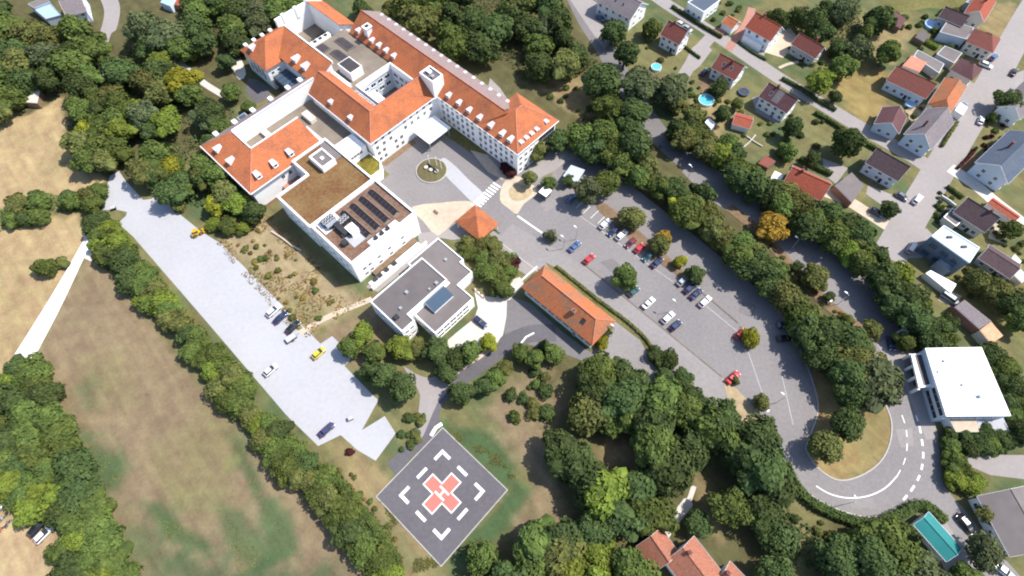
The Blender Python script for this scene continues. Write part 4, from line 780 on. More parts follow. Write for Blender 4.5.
annex('small white shed at the far end of the dark terrace row', [(1009,262),(1015,254),(1022,261),(1016,268)], 2.4, 'concrete_lt', 'white', 'shed', 'shed', par=False)
annex('small cream shed at the right edge below the terrace row', [(1013,274),(1020,268),(1030,277),(1022,283)], 2.4, 'concrete', 'cream', 'shed', 'shed', par=False)
annex('long grey roofed shed beyond the trees above the white hall', [(954.5,307),(965,299.5),(992,321),(979.5,329)], 3.2, 'greytile', 'brick', 'shed', 'shed', par=False)
annex('pale orange roofed end of the long grey shed', [(980,330),(991.5,321.5),(1003.5,335.5),(991.5,344)], 3.5, 'paleorange', 'cream', 'shed', 'shed', par=False)
# hall
S_ = [G(925.7,348.7,6), G(980.9,347.7,6), G(1010,415.4,6), G(946.5,415.8,6)]; c = sum(S_, Vector())/4; R = empty('white_roof_hall', (c.x, c.y, 0), 0, 'big hall with brilliant white flat roof and blue grey porch', 'building'); pts = [(p.x-c.x, p.y-c.y) for p in S_]
b = MB([M['bluewhite']]); b.prism(pts, 0, 5.8); b.build('walls', R); b = MB(); b.prism(inset(pts, .35)[1], 5.8, 5.9); b.build('roof', R, M['whitemetal']); parapet(inset(pts, -.15)[1], 5.6, 6.1, .5).build('parapet', R, M['whitemetal'])
def loc_(px, z): return [(p.x-c.x, p.y-c.y) for p in (G(*q, z) for q in px)]
b = MB([M['white'], M['panel']]); pp = loc_([(911,354),(923,353),(933,386),(919,388)], 4); b.prism(pp, 3.4, 4, 0, 0); o = b.build('porch_roof', R); b = MB(); b.prism(loc_([(915,355),(921.5,354.5),(930,384),(924,385.5)], 4.1), 4.0, 4.08); b.build('porch_deck', o, M['panel'])
for k in range(4): q = Vector(pp[0]).lerp(Vector(pp[3]), k/3); b = MB(); b.box(q.x-.05, q.x+.6, q.y-.3, q.y+.3, 0, 3.4); b.build('porch_pier', o, M['white'])
b = MB(); b.prism(inset(pp, 1.6)[1], 0, 3.4); b.build('porch_wall', o, M['slate'])
b = MB([M['white'], M['sandpave']]); b.prism(loc_([(948,417),(976,417),(979,432),(956,432)], 3), 0, 3, 0, 1); b.build('terrace', R); b = MB([M['white'], M['pale']]); b.prism(loc_([(977,417),(1003,417),(1010,431),(980,432)], 2.6), 0, 2.6, 0, 1); b.build('side_terrace', R)
for q, (aa, bb, hh) in zip(loc_([(944,361),(962,385),(982,396),(938,372)], 5.9), [(.8,.6,.4),(.5,.5,.4),(2.4,.8,.7),(.5,.5,.3)]): mobj('roof_unit', unit_mesh('roof_unit', aa, bb, hh, 'greywall'), R, (*q, 5.9), .2)
d0 = Vector(pts[3])-Vector(pts[0]); rzf = math.atan2(d0.y, d0.x)
for t in (.62, .72, .82, .92): q = Vector(pts[0])+d0*t; mobj('window', WINW, R, (q.x, q.y, 2), rzf+math.pi); mobj('window', WINW, R, (q.x, q.y, 4.4), rzf+math.pi)
d0 = Vector(pts[2])-Vector(pts[3]); rzf = math.atan2(d0.y, d0.x)
for t in range(7): q = Vector(pts[3])+d0*(.1+.13*t); mobj('window', WINW, R, (q.x, q.y, 4.4), rzf)
house('teal sheet metal shed beside the curved road', (913.5,524.5), (946.5,561.8), 5.3, 2.6, 3.6, 'teal', 'white', chim=None, name='metal_shed', cat='shed', win=False, o=.25)
house('grey roofed house at the lower right edge', (977,496), (1010,557), 14, 4, 6, 'felt', 'white', chim=(.6,.6))
house('terracotta roofed house at the bottom edge beside the gravel path', (726,577), (694,536), 9.0, 4.6, 7.4, 'terracotta', 'white', chim=(.85,.45))
house('smaller terracotta roofed wing left of the bottom house', (679,553), (661,527.5), 7.4, 3.6, 6.2, 'terracotta', 'white', chim=None)
house('terracotta roof corner right of the bottom house', (752,584), (730,561), 6, 3.6, 6, 'terracotta', 'white', chim=(.9,.5))
house('grey roofed house at the top left corner', (66,17), (87,11), 12, 4.5, 7.5, 'greytile', 'bluewhite', chim=None)
annex('pale flat roof beside the grey house at the top left', [(34,9),(49,3),(61,15),(46,19)], 3.2, 'tarp', 'bluewhite', par=True)
annex('grey flat roof at the top left beyond the pale flat roof', [(28,4),(44,-3),(50,2),(34,8)], 4, 'felt', 'bluewhite')
annex('little grey field shed at the edge of the left wood', [(23.5,102),(31,88),(40,90),(37,103)], 2.6, 'concrete', 'wood', 'shed', 'shed', par=False)
annex('small blue white roof at the top beyond the trees', [(160,2),(166,-6),(176,-2),(170,6)], 3, 'tarp', 'bluewhite', par=False)
annex('small red shed roof at the top beyond the trees', [(174,4),(178,-4),(188,0),(184,8)], 2.6, 'redtile', 'wood', 'shed', 'shed', par=False)
# garden sheds and garages
house('white garage with orange red roof by the housing street', (721.5,22.5), (732.5,29), 5.5, 2.8, 4.4, 'tile', 'white', chim=None, name='garage', cat='garage', win=False, o=.25)
house('garden shed with orange red roof below the maroon roofed house', (732,124), (750,129), 5.8, 2.4, 3.6, 'redtile', 'white', chim=None, name='shed', cat='shed', win=False, o=.25)
annex('flat brown carport beside the very dark roofed house', [(834.5,185.5),(852,172),(864.5,185.5),(852,203)], 2.8, 'felt', 'brick', 'carport', 'garage', par=False)
annex('white shed against the rusty red roofed house', [(769,181),(775,170.5),(784,174.5),(778,186)], 2.8, 'concrete_lt', 'white', 'shed', 'shed', par=False)
annex('dark red roofed shed hidden among garden trees', [(758,163),(766,155),(776,161),(768,168)], 2.4, 'redbrown', 'wood', 'shed', 'shed', par=False)
annex('brown garden shed beside the tall garden trees', [(888,22),(896,12),(907,19),(900,28)], 2.4, 'maroon', 'wood', 'shed', 'shed', par=False)
annex('low dark shed beside the round pool cover', [(915,37),(922,29),(930,35),(924,42)], 2.2, 'felt_dk', 'wood', 'shed', 'shed', par=False)
annex('white awning box beside the orange roofed wing', [(955,110),(961,102),(968,107),(963,115)], 2.5, 'whitemetal', 'white', 'awning', 'canopy', par=False)
annex('small white roof among gardens above the dark garden trees', [(705,122),(709,117.5),(716,123),(711,128)], 2.2, 'whitemetal', 'white', 'shed', 'shed', par=False)
annex('brick red paved carport at the street by the white garage', [(713,31),(722,26),(727,32),(718,38)], .3, 'brick', 'brick', 'platform', 'paving', par=False)
annex('white van sized bus shelter beside the hall forecourt', [(898,331),(906,326.5),(911,331.5),(903,337)], 2.6, 'whitemetal', 'white', 'bus_shelter', 'shelter', par=False)
annex('top edge house with white wall and blue slate roof', [(688,2),(706,-8),(720,0),(704,12)], 4.6, 'slate', 'white', 'house', 'house', win=True)
annex('grey roof at the top edge beside the village road', [(966,2),(980,-8),(996,-2),(984,6)], 3.6, 'felt', 'greywall')
# open shelters
def shelter(label, px, z, m):
    P = [G(*p, z) for p in px]; c = sum(P, Vector())/4; R = empty('shelter', (c.x, c.y, 0), 0, label, 'shelter'); pts = [(p.x-c.x, p.y-c.y) for p in P]
    b = MB(); b.prism(pts, z-.12, z+.06); b.build('roof', R, M[m])
    for q in inset(pts, .25)[1]: b = MB(); b.tube((*q, 0), (*q, z-.1), .07, n=6); b.build('post', R, M['steel'])
    q = inset(pts, .35)[1]; b = MB([M['glassblue']]); b.face([(*q[0], .3), (*q[1], .3), (*q[1], z-.4), (*q[0], z-.4)]); b.build('glass_panel', R)
shelter('square white shelter beside the trees at the car park corner', [(538.5,192),(544.5,185.5),(552,190.5),(546,197)], 2.7, 'whitemetal')
shelter('pale blue canopy under the trees behind the car park', [(563,176),(571,165),(585,170),(577,183)], 2.8, 'canopyblue')

# ------------------------------------------------------------------ helipad
c0 = G(442, 493.3); PR = math.radians(-42.9); hs = 11.25
pad = empty('helipad', (c0.x, c0.y, 0), PR, 'square dark asphalt helipad with red cross, white H and corner marks', 'helipad')
b = MB(); b.box(-hs, hs, -hs, hs, -.1, .09); b.build('pad_surface', pad, M['asphalt_dk'])
b = MB()
for s_ in (-1, 1): b.box(-hs-.22, hs+.22, s_*(hs+.11)-.11, s_*(hs+.11)+.11, 0, .12); b.box(s_*(hs+.11)-.11, s_*(hs+.11)+.11, -hs, hs, 0, .12)
b.build('pad_edging', pad, M['kerb'])
def padrect(name, x0, x1, y0, y1, z, m): b = MB(); b.face([(x0,y0,z),(x1,y0,z),(x1,y1,z),(x0,y1,z)]); return b.build(name, pad, M[m])
Q = 7.5; wd = .8
for sx in (-1, 1):
    for sy in (-1, 1):
        x = sx*Q; y = sy*Q; b = MB(); p = [(x, y), (x-sx*3.1, y), (x-sx*3.1, y-sy*wd), (x-sx*wd, y-sy*wd), (x-sx*wd, y-sy*3.1), (x, y-sy*3.1)]
        if sx*sy < 0: p = p[::-1]
        b.face([(*q, .1) for q in p]); b.build('corner_mark', pad, M['paint'])
for s_ in (-1, 1): padrect('edge_dash', -1.6, 1.6, s_*(Q-.4)-.4, s_*(Q-.4)+.4, .1, 'paint'); padrect('edge_dash', s_*(Q-.4)-.4, s_*(Q-.4)+.4, -1.6, 1.6, .1, 'paint')
a, L5 = 1.45, 4.75
for k, (x0, x1, y0, y1) in enumerate(((-a, a, a, L5), (-a, a, -L5, -a), (a, L5, -a, a), (-L5, -a, -a, a), (-a, a, -a, a))):
    e = .32
    padrect('cross_border', x0-e, x1+e, y0-e, y1+e, .100+.004*k if k < 4 else .120, 'paint')
for k, (x0, x1, y0, y1) in enumerate(((-a, a, a, L5), (-a, a, -L5, -a), (a, L5, -a, a), (-L5, -a, -a, a), (-a, a, -a, a))): padrect('cross_arm', x0, x1, y0, y1, .126+.004*(k == 4), 'redpaint')
hb = 1.55
padrect('letter_h_bar', -hb, hb, .62, 1.12, .136, 'paint'); padrect('letter_h_bar', -hb, hb, -1.12, -.62, .136, 'paint'); padrect('letter_h_bar', -.25, .25, -.62, .62, .136, 'paint')
paving('helipad_apron', [(430,437),(441,427),(438,412),(430,400),(420,414),(414,436),(402,450),(387,463),(396,475)], .058, M['asphalt_dk'])

# ------------------------------------------------------------------ markings, kerbs, islands
for a_, b_ in (((517.6,216),(545,235)),): mark(car_park, a_, b_, .55, .06, 'paint')
mark(car_park, (580,216), (673,282), .22, .06, 'paint_worn'); mark(car_park, (706,306), (744,337), .22, .06, 'paint_worn')
for i in range(6):
    p = Vector((569+7.2*i, 203+5.1*i)); mark(car_park, tuple(p), (p.x+10, p.y-9.5), .16, .06, 'paint')
mark(car_park, (781,372), (793,425), .2, .06, 'paint_worn'); mark(car_park, (748,352), (764,398), .2, .06, 'paint_worn')
for i in range(13): a_ = -92+2.6*i; mark(left_lot, wuv(a_, 5.0), wuv(a_, .2), .1, .045, 'pale', world=True)
# zebra crossing
za, zb = G(498,184), G(474,208); n_ = 10; dz_ = (zb-za)/n_; pz = Vector((-dz_.y, dz_.x, 0)).normalized()*1.55
for i in range(n_):
    p = za+dz_*(i+.5); mark(court, tuple((p-pz).xy), tuple((p+pz).xy), dz_.length*.52, .075, 'paint', 'zebra_bar', True)
# loop road lines
arc = spline([tuple(G(x, y).xy) for x, y in [(816,486),(830,494),(848,498),(868,496),(885,488),(897,476)]], 5)
lane('road_marking', arc, .28, .075, M['paint'], loop_road, world=True)
def dashes(px, parent, wdt, L, gap, z):
    w = spline([tuple(G(x, y).xy) for x, y in px], 12); acc = 0; on = True; seg = [w[0]]
    for i in range(1, len(w)):
        acc += (Vector(w[i])-Vector(w[i-1])).length; seg.append(w[i])
        if acc > (L if on else gap):
            if on: lane('road_marking', seg, wdt, z, M['paint'], parent, world=True)
            seg = [w[i]]; acc = 0; on = not on
dashes([(897,476),(904,462),(907,445),(905,425),(897,404)], loop_road, .22, 1.7, 1.6, .075); dashes([(903,500),(912,489),(920,474),(923,457),(922,442),(919,425),(915,412)], loop_road, .5, 1.5, 1.3, .075)
kerb([(586,266),(610,285.5),(640,310),(666,331),(691.4,352),(722,377)], car_park, .4, .1, m='joint')
kerb([(684,278),(700,291),(718,306),(738,323)], car_park, .45, .12, m='joint')
kerb([(497,240),(520,258),(545,277),(580,305)], car_park, .3, .1, m='kerb')
kerb([(800,350),(812,380),(818,410),(808,440),(806,450),(818,468),(838,480),(860,476),(880,462),(890,442),(891,420),(883,400)], loop_road, .3)
kerb([(795,480),(815,498),(845,512),(875,517),(903,505),(922,501)], loop_road, .3)
paving('tree_island', [(596,206),(606,204),(640,232),(684,272),(680,277),(650,256),(606,218)], .12, M['soil'], smooth=2)
paving('tree_strip', [(740,326),(750,330),(748,340),(738,334)], .12, M['soil'])
paving('dusty_strip', [(722,378),(736,388),(758,412),(770,432),(745,428),(728,400)], .1, M['drysoil'])
paving('hedge_bed', [(545,262),(560,270),(600,302),(650,345),(690,392),(682,398),(655,366),(640,340),(600,310),(552,272)], .09, M['lawn'])
# roundabout bed in the entrance court
rb = empty('flower_roundabout', W(-101.7, 68.3), AX, 'round planted bed with white poles in the entrance court', 'flower bed')
b = MB(); ring = [(5.2*math.cos(t*math.pi/16), 5.2*math.sin(t*math.pi/16)) for t in range(32)]; b.prism(ring, 0, .35); b.build('kerb_ring', rb, M['kerb']); b = MB(); b.prism(inset(ring, .35)[1], .35, .42); b.build('bed_soil', rb, M['bedsoil'])
for x, y in ((-2.2,1.2),(0,2.4),(2.0,2.6)):
    b = MB(); b.tube((x, y, .4), (x, y, 4.6), .11, .08, 8); b.tube((x, y, 4.6), (x, y, 4.75), .12, n=8); o = b.build('flag_pole', rb, M['white'])
for x, y in ((-1.9,-.6),(0,-.2),(1.8,.6)): b = MB(); b.tube((x, y, .4), (x, y, 1.0), .55, .7, 10); b.build('planter', rb, M['concrete'])
b = MB(); b.box(-2.6, 2.4, .5, .7, .4, 1.5); b.build('low_sign', rb, M['dark'])
# pools and trampolines
def pool(label, x, y, r, m='water', h=1.0):
    p = G(x, y, h); R = empty('garden_pool', (p.x, p.y, 0), 0, label, 'pool'); ring = [(r*math.cos(t*math.pi/12), r*math.sin(t*math.pi/12)) for t in range(24)]
    parapet(ring, 0, h, .14).build('pool_wall', R, M['whitemetal' if m == 'water' else 'tarp']); b = MB(); b.prism(inset(ring, .13)[1], .1, h-.12); b.build('water', R, M[m])
pool('round blue pool between leafy trees and the red brown house', 656.5, 66.5, 1.9); pool('large turquoise pool in the dry garden', 706.5, 99.5, 2.8); pool('round pool with pale blue cover behind the roof terrace', 933, 24, 2.9, 'tarp'); pool('little white round pool among the grey houses', 910.5, 103.5, 1.7, 'tarp'); pool('swirled turquoise pool beside the white hall', 1013, 374, 2.2)
def trampoline(label, x, y, r):
    p = G(x, y, .8); R = empty('trampoline', (p.x, p.y, 0), 0, label, 'trampoline'); ring = [(r*math.cos(t*math.pi/10), r*math.sin(t*math.pi/10)) for t in range(20)]
    b = MB(); b.prism(inset(ring, .3)[1], .74, .78); b.build('jumping_mat', R, M['dark']); parapet(ring, .74, .86, .3).build('edge_pad', R, CP['blue'])
    for k in range(6): t = k*math.pi/3; b = MB(); b.tube((r*.97*math.cos(t), r*.97*math.sin(t), 0), (r*.97*math.cos(t), r*.97*math.sin(t), 2.4), .04, n=6); b.build('pole', R, M['steel'])
trampoline('dark blue trampoline in the garden below the reddish roof house', 744, 91.5, 2.0)
# ------------------------------------------------------------------ cars
def car_parts(L, Wd, H, cab0, cab1, van=False):
    """nose towards +x; returns named meshes"""
    h = L/2; w = Wd/2; zb = .28; zs = .62*H if not van else .58*H
    def ring(x, ww, z0, z1, z2): return [(x,-ww*.93,z0),(x,ww*.93,z0),(x,ww,z0+(z1-z0)*.45),(x,ww*.95,z1),(x,ww*.55,z2),(x,-ww*.55,z2),(x,-ww*.95,z1),(x,-ww,z0+(z1-z0)*.45)]
    b = MB(); b.loft([ring(-h,w*.82,zb+.1,zs*.80,zs*.84), ring(-h+.18,w*.96,zb,zs*.93,zs*.97), ring(-h+.6,w,zb-.03,zs*.98,zs*1.01), ring(0,w,zb-.05,zs,zs*1.02), ring(h-1.1,w,zb-.03,zs*.93,zs*.97), ring(h-.45,w*.96,zb,zs*.83,zs*.88), ring(h-.12,w*.86,zb+.04,zs*.70,zs*.76), ring(h,w*.72,zb+.12,zs*.60,zs*.64)])
    body = b.mesh('body', True)
    x0, x1 = cab0, cab1; rb, rf = x0+.42, x1-.85
    cw, ct = w*.93, w*.72
    if van: rb, rf = x0+.1, x1-.7
    b = MB(); zt = H
    base = [(x0,-cw*.9,zs),(x1,-cw*.86,zs*.96),(x1,cw*.86,zs*.96),(x0,cw*.9,zs)]; top = [(rb,-ct*.93,zt-.05),(rf,-ct,zt-.05),(rf,ct,zt-.05),(rb,ct*.93,zt-.05)]
    roofp = [(rb+.1,-ct*.8,zt),(rf-.12,-ct*.82,zt),(rf-.12,ct*.82,zt),(rb+.1,ct*.8,zt)]
    b.face(roofp)
    for i in range(4): j = (i+1) % 4; b.face([top[i], top[j], roofp[j], roofp[i]])
    roof = b.mesh('roof_panel', True)
    def quad(i, j): b = MB(); b.face([base[i], base[j], top[j], top[i]]); return b.mesh('window')
    glass = [('side_window', quad(0,1)), ('windscreen', quad(1,2)), ('side_window', quad(2,3)), ('rear_window', quad(3,0))]
    wm = MB([M['tyre'], M['steel']]); r = .32; wm.tube((0,-.1,0), (0,.1,0), r, n=14); wm.tube((0,-.115,0), (0,.115,0), r*.6, n=10, mi=1)
    hl = MB(); hl.box(-.12,.1,-.2,.2,-.07,.08)
    return dict(body=body, roof=roof, glass=glass, wheel=wm.mesh('wheel', False), lamp=hl.mesh('lamp'), L=L, W=Wd, H=H, zs=zs)
for _k in ('body',): pass
CARS = {'hatch': car_parts(4.1, 1.78, 1.48, -1.75, 1.15), 'sedan': car_parts(4.6, 1.82, 1.43, -1.55, 1.05), 'estate': car_parts(4.7, 1.84, 1.52, -2.15, 1.1), 'van': car_parts(5.0, 1.95, 1.95, -2.4, 1.75, True)}
for t in CARS.values():
    t['body'].materials.append(CP['white']); t['roof'].materials.append(CP['white']); t['lamp'].materials.append(M['lampglass'])
    for _, g in t['glass']: g.materials.append(M['glass'])
def car(x, y, px_dir, col, label, kind='hatch', group=None, ang=None):
    T = CARS[kind]; p = G(x, y, .7); q = G(x+px_dir[0], y+px_dir[1], .7); rz = math.atan2(q.y-p.y, q.x-p.x)
    R = empty('car', (p.x, p.y, .12), rz, label, 'car', group)
    bo = mobj('body', T['body'], R); omat(bo, CP[col]); r = mobj('roof_panel', T['roof'], R); omat(r, CP[col])
    for n_, g in T['glass']: mobj(n_, g, R)
    for sx in (-.30, .31):
        for sy in (-1, 1): mobj('wheel', T['wheel'], R, (sx*T['L'], sy*(T['W']/2-.1), .32))
    for sy in (-1, 1):
        mobj('headlight', T['lamp'], R, (T['L']/2-.12, sy*T['W']*.33, T['zs']*.68)); k = mobj('tail_light', T['lamp'], R, (-T['L']/2+.08, sy*T['W']*.36, T['zs']*.8)); omat(k, M['redlamp'])
    return R
NE = (10, -9); SW = (-10, 9); UPR = (10, -8)
PK = 'cars parked in the main car park'; PL = 'cars on the pale left car park'
for a in [
 (273.5,310.5,NE,'white','white car parked nose up on the pale left car park, uppermost of three','estate',PL),(280.5,317.5,NE,'navy','dark blue car beside the uppermost white car on the pale car park','sedan',PL),(293,327,NE,'black','black car at the end of the group of three on the pale car park','estate',PL),
 (318.5,353,NE,'yellow','yellow car with dark roof alone beside the pale footpath','hatch',PL),(270.5,370,NE,'white','white car at the hedge side of the pale left car park','hatch',PL),(326.5,429.5,NE,'violet','dark violet car at the lower end of the pale left car park','sedan',PL),
 (571.5,198.5,NE,'blue','blue car in tree shade at the upper end of the main car park','hatch',PK),(605,224,NE,'white','white car first in the row under the island trees','estate',PK),(613,231.5,SW,'navy','navy car between two white cars in the island row','hatch',PK),(621.5,235,NE,'white','second white car in the row under the island trees','estate',PK),
 (630.5,243,SW,'darkred','dark red car beside the bright red car in the island row','hatch',PK),(639.5,248,NE,'red','bright red car in the island row','hatch',PK),(648,256.5,SW,'teal','dark greenish car right of the bright red car','hatch',PK),(657,262.5,NE,'navy','dark blue car at the right end of the upper island row','sedan',PK),
 (574.5,246.5,NE,'blue','blue car parked alone on the left side of the main car park','sedan',PK),(589,259,NE,'red','crimson car parked right of the lone blue car','hatch',PK),(633.5,291.5,NE,'teal','teal car half under the lone round tree in the car park','hatch',PK),
 (648.5,303,NE,'white','white car alone right of the lone round tree','sedan',PK),(668,317.5,NE,'white','white car beside a navy car in the middle of the car park','estate',PK),(675.5,325.5,NE,'navy','navy car right of the white car in mid car park','hatch',PK),
 (682.5,281,NE,'silver','silver dark car at the left of the four under the small dark tree','hatch',PK),(689.5,288.5,NE,'navy','navy car second of the four by the small dark tree','hatch',PK),(696,294,NE,'navy','dark blue car third of the four by the small dark tree','sedan',PK),(705,301.5,NE,'white','white car fourth of the four by the small dark tree','estate',PK),
 (740.5,334,NE,'red','red car tucked under the yellow green tree','hatch',PK),(733,377.5,NE,'red','red car beside the small bush at the lower car park kerb','sedan',PK),(785,325,(10,-1),'navy','dark car in deep shade of the tree belt, upper one','estate',PK),(784,338.5,(10,-1),'black','dark car in deep shade of the tree belt, lower one','hatch',PK),
 (891,343.5,(2,10),'navy','dark blue car in front of the white hall forecourt','hatch',None),(480.5,322,(10,8),'navy','dark blue car on the pale yard by the pavilion','sedan',None),(966,524,(10,12),'black','black car on the lane beside the teal shed','estate',None),(1004,571,(10,8),'white','white car at the lower right corner','sedan',None),
 (44,534,(9,-9),'white','white car at the yard edge of the lower left wood','estate',None),(37,527.5,(9,-10),'black','black car left of the white car in the dusty yard','estate',None),(32,517,(9,-8),'grey','dark grey car at the top of the dusty yard','van',None),(23,507.5,(9,-8),'darkred','dark red car under the wood at the dusty yard','hatch',None),
 (917.5,199.5,(9,-10),'white','white car stopped on the village road by the street corner','estate',None),(902,196.5,(10,6),'grey','dark car at the drive gate of the very dark roofed house','hatch',None),(681,24.5,(10,6),'white','white car parked on the housing street above the red brown house','hatch',None),(687.5,28.5,(10,6),'silver','silver car parked behind the white car on the housing street','hatch',None),
 (600.5,18,(10,6),'blue','blue car in front of the wide white house','hatch',None),(704.5,72,(9,-8),'navy','dark blue car beside the reddish roof house drive','hatch',None),(994,57,(9,-8),'blue','blue car in front of the red brown hipped house','estate',None),(986,65,(10,4),'white','white car at the village roadside by the maroon house','estate',None),(1014,72,(6,-10),'black','black car at the right side of the village road','sedan',None),
 (981,120.5,(4,-10),'white','white car driving on the village road','hatch',None),(911.5,248,(7,-10),'silver','silver car at the foot of the village road','van',None),(949.5,298.5,(10,7),'silver','pale car beside the long grey shed','van',None),(963,106,(7,-10),'blue','blue car at the kerb by the white awning','hatch',None),
 (876,212,(10,6),'grey','dark grey car on the garden drive','hatch',None)]:
    car(*a)
# small yellow loader on the pale car park
p = G(197, 233, .8); R = empty('yellow_loader', (p.x, p.y, .05), math.radians(35), 'small yellow wheel loader at the tree edge of the pale car park', 'loader')
b = MB(); b.loft([[(-1.6,-.6,.5),(-1.6,.6,.5),(-1.6,.6,1.2),(-1.6,-.6,1.2)],[(-.2,-.7,.45),(-.2,.7,.45),(-.2,.7,1.4),(-.2,-.7,1.4)],[(1.0,-.6,.5),(1.0,.6,.5),(1.0,.6,1.0),(1.0,-.6,1.0)]]); b.build('chassis', R, CP['amber'])
b = MB([CP['amber'], M['glass']]); b.box(-.6,.5,-.55,.55,1.3,2.2,1); b.box(-.7,.6,-.62,.62,2.2,2.32); b.build('cab', R)
b = MB(); b.loft([[(1.7,-.9,.1),(1.7,.9,.1),(1.7,.9,.8),(1.7,-.9,.8)],[(2.4,-.9,.1),(2.4,.9,.1),(2.4,.9,.2),(2.4,-.9,.2)]]); b.box(.9,1.75,-.55,-.4,.5,.75); b.box(.9,1.75,.4,.55,.5,.75); b.build('bucket', R, CP['amber'])
wm = MB([M['tyre'], CP['amber']]); wm.tube((0,-.18,0),(0,.18,0),.52,n=14); wm.tube((0,-.2,0),(0,.2,0),.25,n=10,mi=1); wl = wm.mesh('wheel')
for x in (-1.0, .9):
    for y in (-.75, .75): mobj('wheel', wl, R, (x, y, .5))
# green trailer among bushes, and bikes in the dusty yard
p = G(291.5, 338, .6); R = empty('trailer', (p.x, p.y, 0), math.radians(40), 'low green covered trailer beside the black car on the pale car park', 'trailer')
b = MB(); b.box(-1.6,1.4,-.85,.85,.5,1.0); b.build('bed', R, CP['teal']); b = MB(); b.box(-1.55,1.35,-.8,.8,1.0,1.2); b.build('cover', R, M['greywall']); b = MB(); b.tube((1.4,0,.55),(2.6,0,.5),.06); b.build('drawbar', R, M['steel'])
for y in (-.95,.95): mobj('wheel', CARS['hatch']['wheel'], R, (-.1, y, .32))
def bike(x, y, ang, col, label):
    p = G(x, y, .4); R = empty('motorcycle', (p.x, p.y, 0), ang, label, 'motorcycle', 'motorcycles in the dusty yard')
    for xx in (-.68, .7): b = MB([M['tyre'], M['steel']]); b.tube((xx,-.06,.32),(xx,.06,.32),.32,n=14); b.tube((xx,-.07,.32),(xx,.07,.32),.18,n=10,mi=1); b.build('wheel', R)
    b = MB(); b.loft([[(-.75,-.1,.78),(-.75,.1,.78),(-.75,.08,.9),(-.75,-.08,.9)],[(-.2,-.16,.62),(-.2,.16,.62),(-.2,.16,.85),(-.2,-.16,.85)],[(.25,-.18,.6),(.25,.18,.6),(.25,.16,1.02),(.25,-.16,1.02)],[(.6,-.12,.7),(.6,.12,.7),(.6,.1,.95),(.6,-.1,.95)]]); b.build('fairing', R, CP[col], smooth=True)
    b = MB(); b.box(-.3,.3,-.14,.14,.25,.62); b.build('engine', R, M['steel']); b = MB(); b.tube((.5,-.38,1.05),(.5,.38,1.05),.03,n=6); b.tube((.5,0,1.05),(.7,0,.34),.045,n=6); b.build('handlebar_and_fork', R, M['dark']); b = MB(); b.box(-.6,.1,-.13,.13,.86,.94); b.build('seat', R, M['dark'])
for i, (x, y, an, c_, l_) in enumerate([(16.5,514.5,2.3,'white','white motorcycle nearest the dark red car'),(17,522,2.5,'white','white motorcycle in the middle of the dusty yard row'),(2,508,1.2,'white','white motorcycle at the left edge beside the wood'),(2.5,519,1.0,'silver','silver motorcycle at the left edge of the yard'),(8,524,1.3,'grey','grey motorcycle standing below the silver one'),(1,530,1.1,'red','red motorcycle at the left edge of the yard')]): bike(x, y, an, c_, l_)

# ------------------------------------------------------------------ street lamps and small furniture
lm = MB(); lm.tube((0,0,0),(0,0,5.8),.09,.06,8); lm.tube((0,0,5.8),(.9,0,6.1),.05,.04,6); LPOST = lm.mesh('pole'); LPOST.materials.append(M['steel'])
lh = MB(); lh.loft([[(.55,-.14,6.05),(.55,.14,6.05),(.55,.12,6.2),(.55,-.12,6.2)],[(.9,-.24,6.05),(.9,.24,6.05),(.9,.2,6.26),(.9,-.2,6.26)],[(1.45,-.16,6.08),(1.45,.16,6.08),(1.45,.13,6.2),(1.45,-.13,6.2)]]); LHEAD = lh.mesh('lamp_head'); LHEAD.materials.append(M['whitemetal'])
for x, y, rz, l_ in [(747.7,189,2.4,'street lamp with white head at the bend above the median strip'),(796.5,237,2.4,'street lamp on the back road right of the browning tree'),(750.6,261,.6,'street lamp in front of the tree belt above the car park'),(575,226.5,2.4,'lamp post in the upper middle of the main car park'),(674,300,2.4,'lamp post beside the row of four cars'),(782.5,393.5,2.4,'lamp post left of the loop road grass'),(768,411,.6,'lamp post at the lower corner of the main car park'),(610,164,.6,'lamp post at the tree edge behind the pale blue canopy'),(690,165,2.4,'lamp post at the narrow part of the back road'),(855,497,1.5,'lamp post at the outer curve of the loop road'),(846,292.5,2.4,'lamp post near the lower end of the back road'),(831,301,.6,'lamp post on the verge by the lower back road'),(562,236,2.4,'lamp post left of the lone blue car'),(612,325,2.4,'lamp post beside the gate house hedge')]:
    p = G(x, y, 6.1); R = empty('street_lamp', (p.x, p.y, 0), rz, l_, 'street lamp', 'street lamps'); R.location.x -= math.cos(rz); R.location.y -= math.sin(rz); mobj('pole', LPOST, R); mobj('lamp_head', LHEAD, R)
bm_ = MB([M['wood'], M['steel']]); 
def bench(label, x, y, rz):
    p = G(x, y); R = empty('bench', (p.x, p.y, .07), rz, label, 'bench')
    for k in range(3): b = MB(); b.box(-.9,.9,-.22+.16*k,-.1+.16*k,.42,.47); b.build('seat_slat', R, M['wood'])
    for k in range(2): b = MB(); b.box(-.9,.9,.26,.3,.58+.2*k,.7+.2*k); b.build('back_slat', R, M['wood'])
    for x_ in (-.7,.7): b = MB(); b.box(x_-.04,x_+.04,-.2,.3,0,.42); b.box(x_-.04,x_+.04,.3,.34,0,.9); b.build('leg', R, M['steel'])
bench('wooden bench on the sandy paving near the flower roundabout', 436, 213, AX); bench('wooden bench in the grass beside the loop road trees', 841, 458.5, .6)
p = G(479, 293, .4); R = empty('red_barrier', (p.x, p.y, 0), AX, 'red and white barrier board beside the pavilion corner', 'barrier'); b = MB(); b.box(-2.4,2.4,-.08,.08,.5,.9); b.build('board', R, CP['red'])
for k in (-1.4,0,1.4): b = MB(); b.box(k-.35,k+.35,-.09,.09,.48,.92); b.build('white_band', R, M['white'])
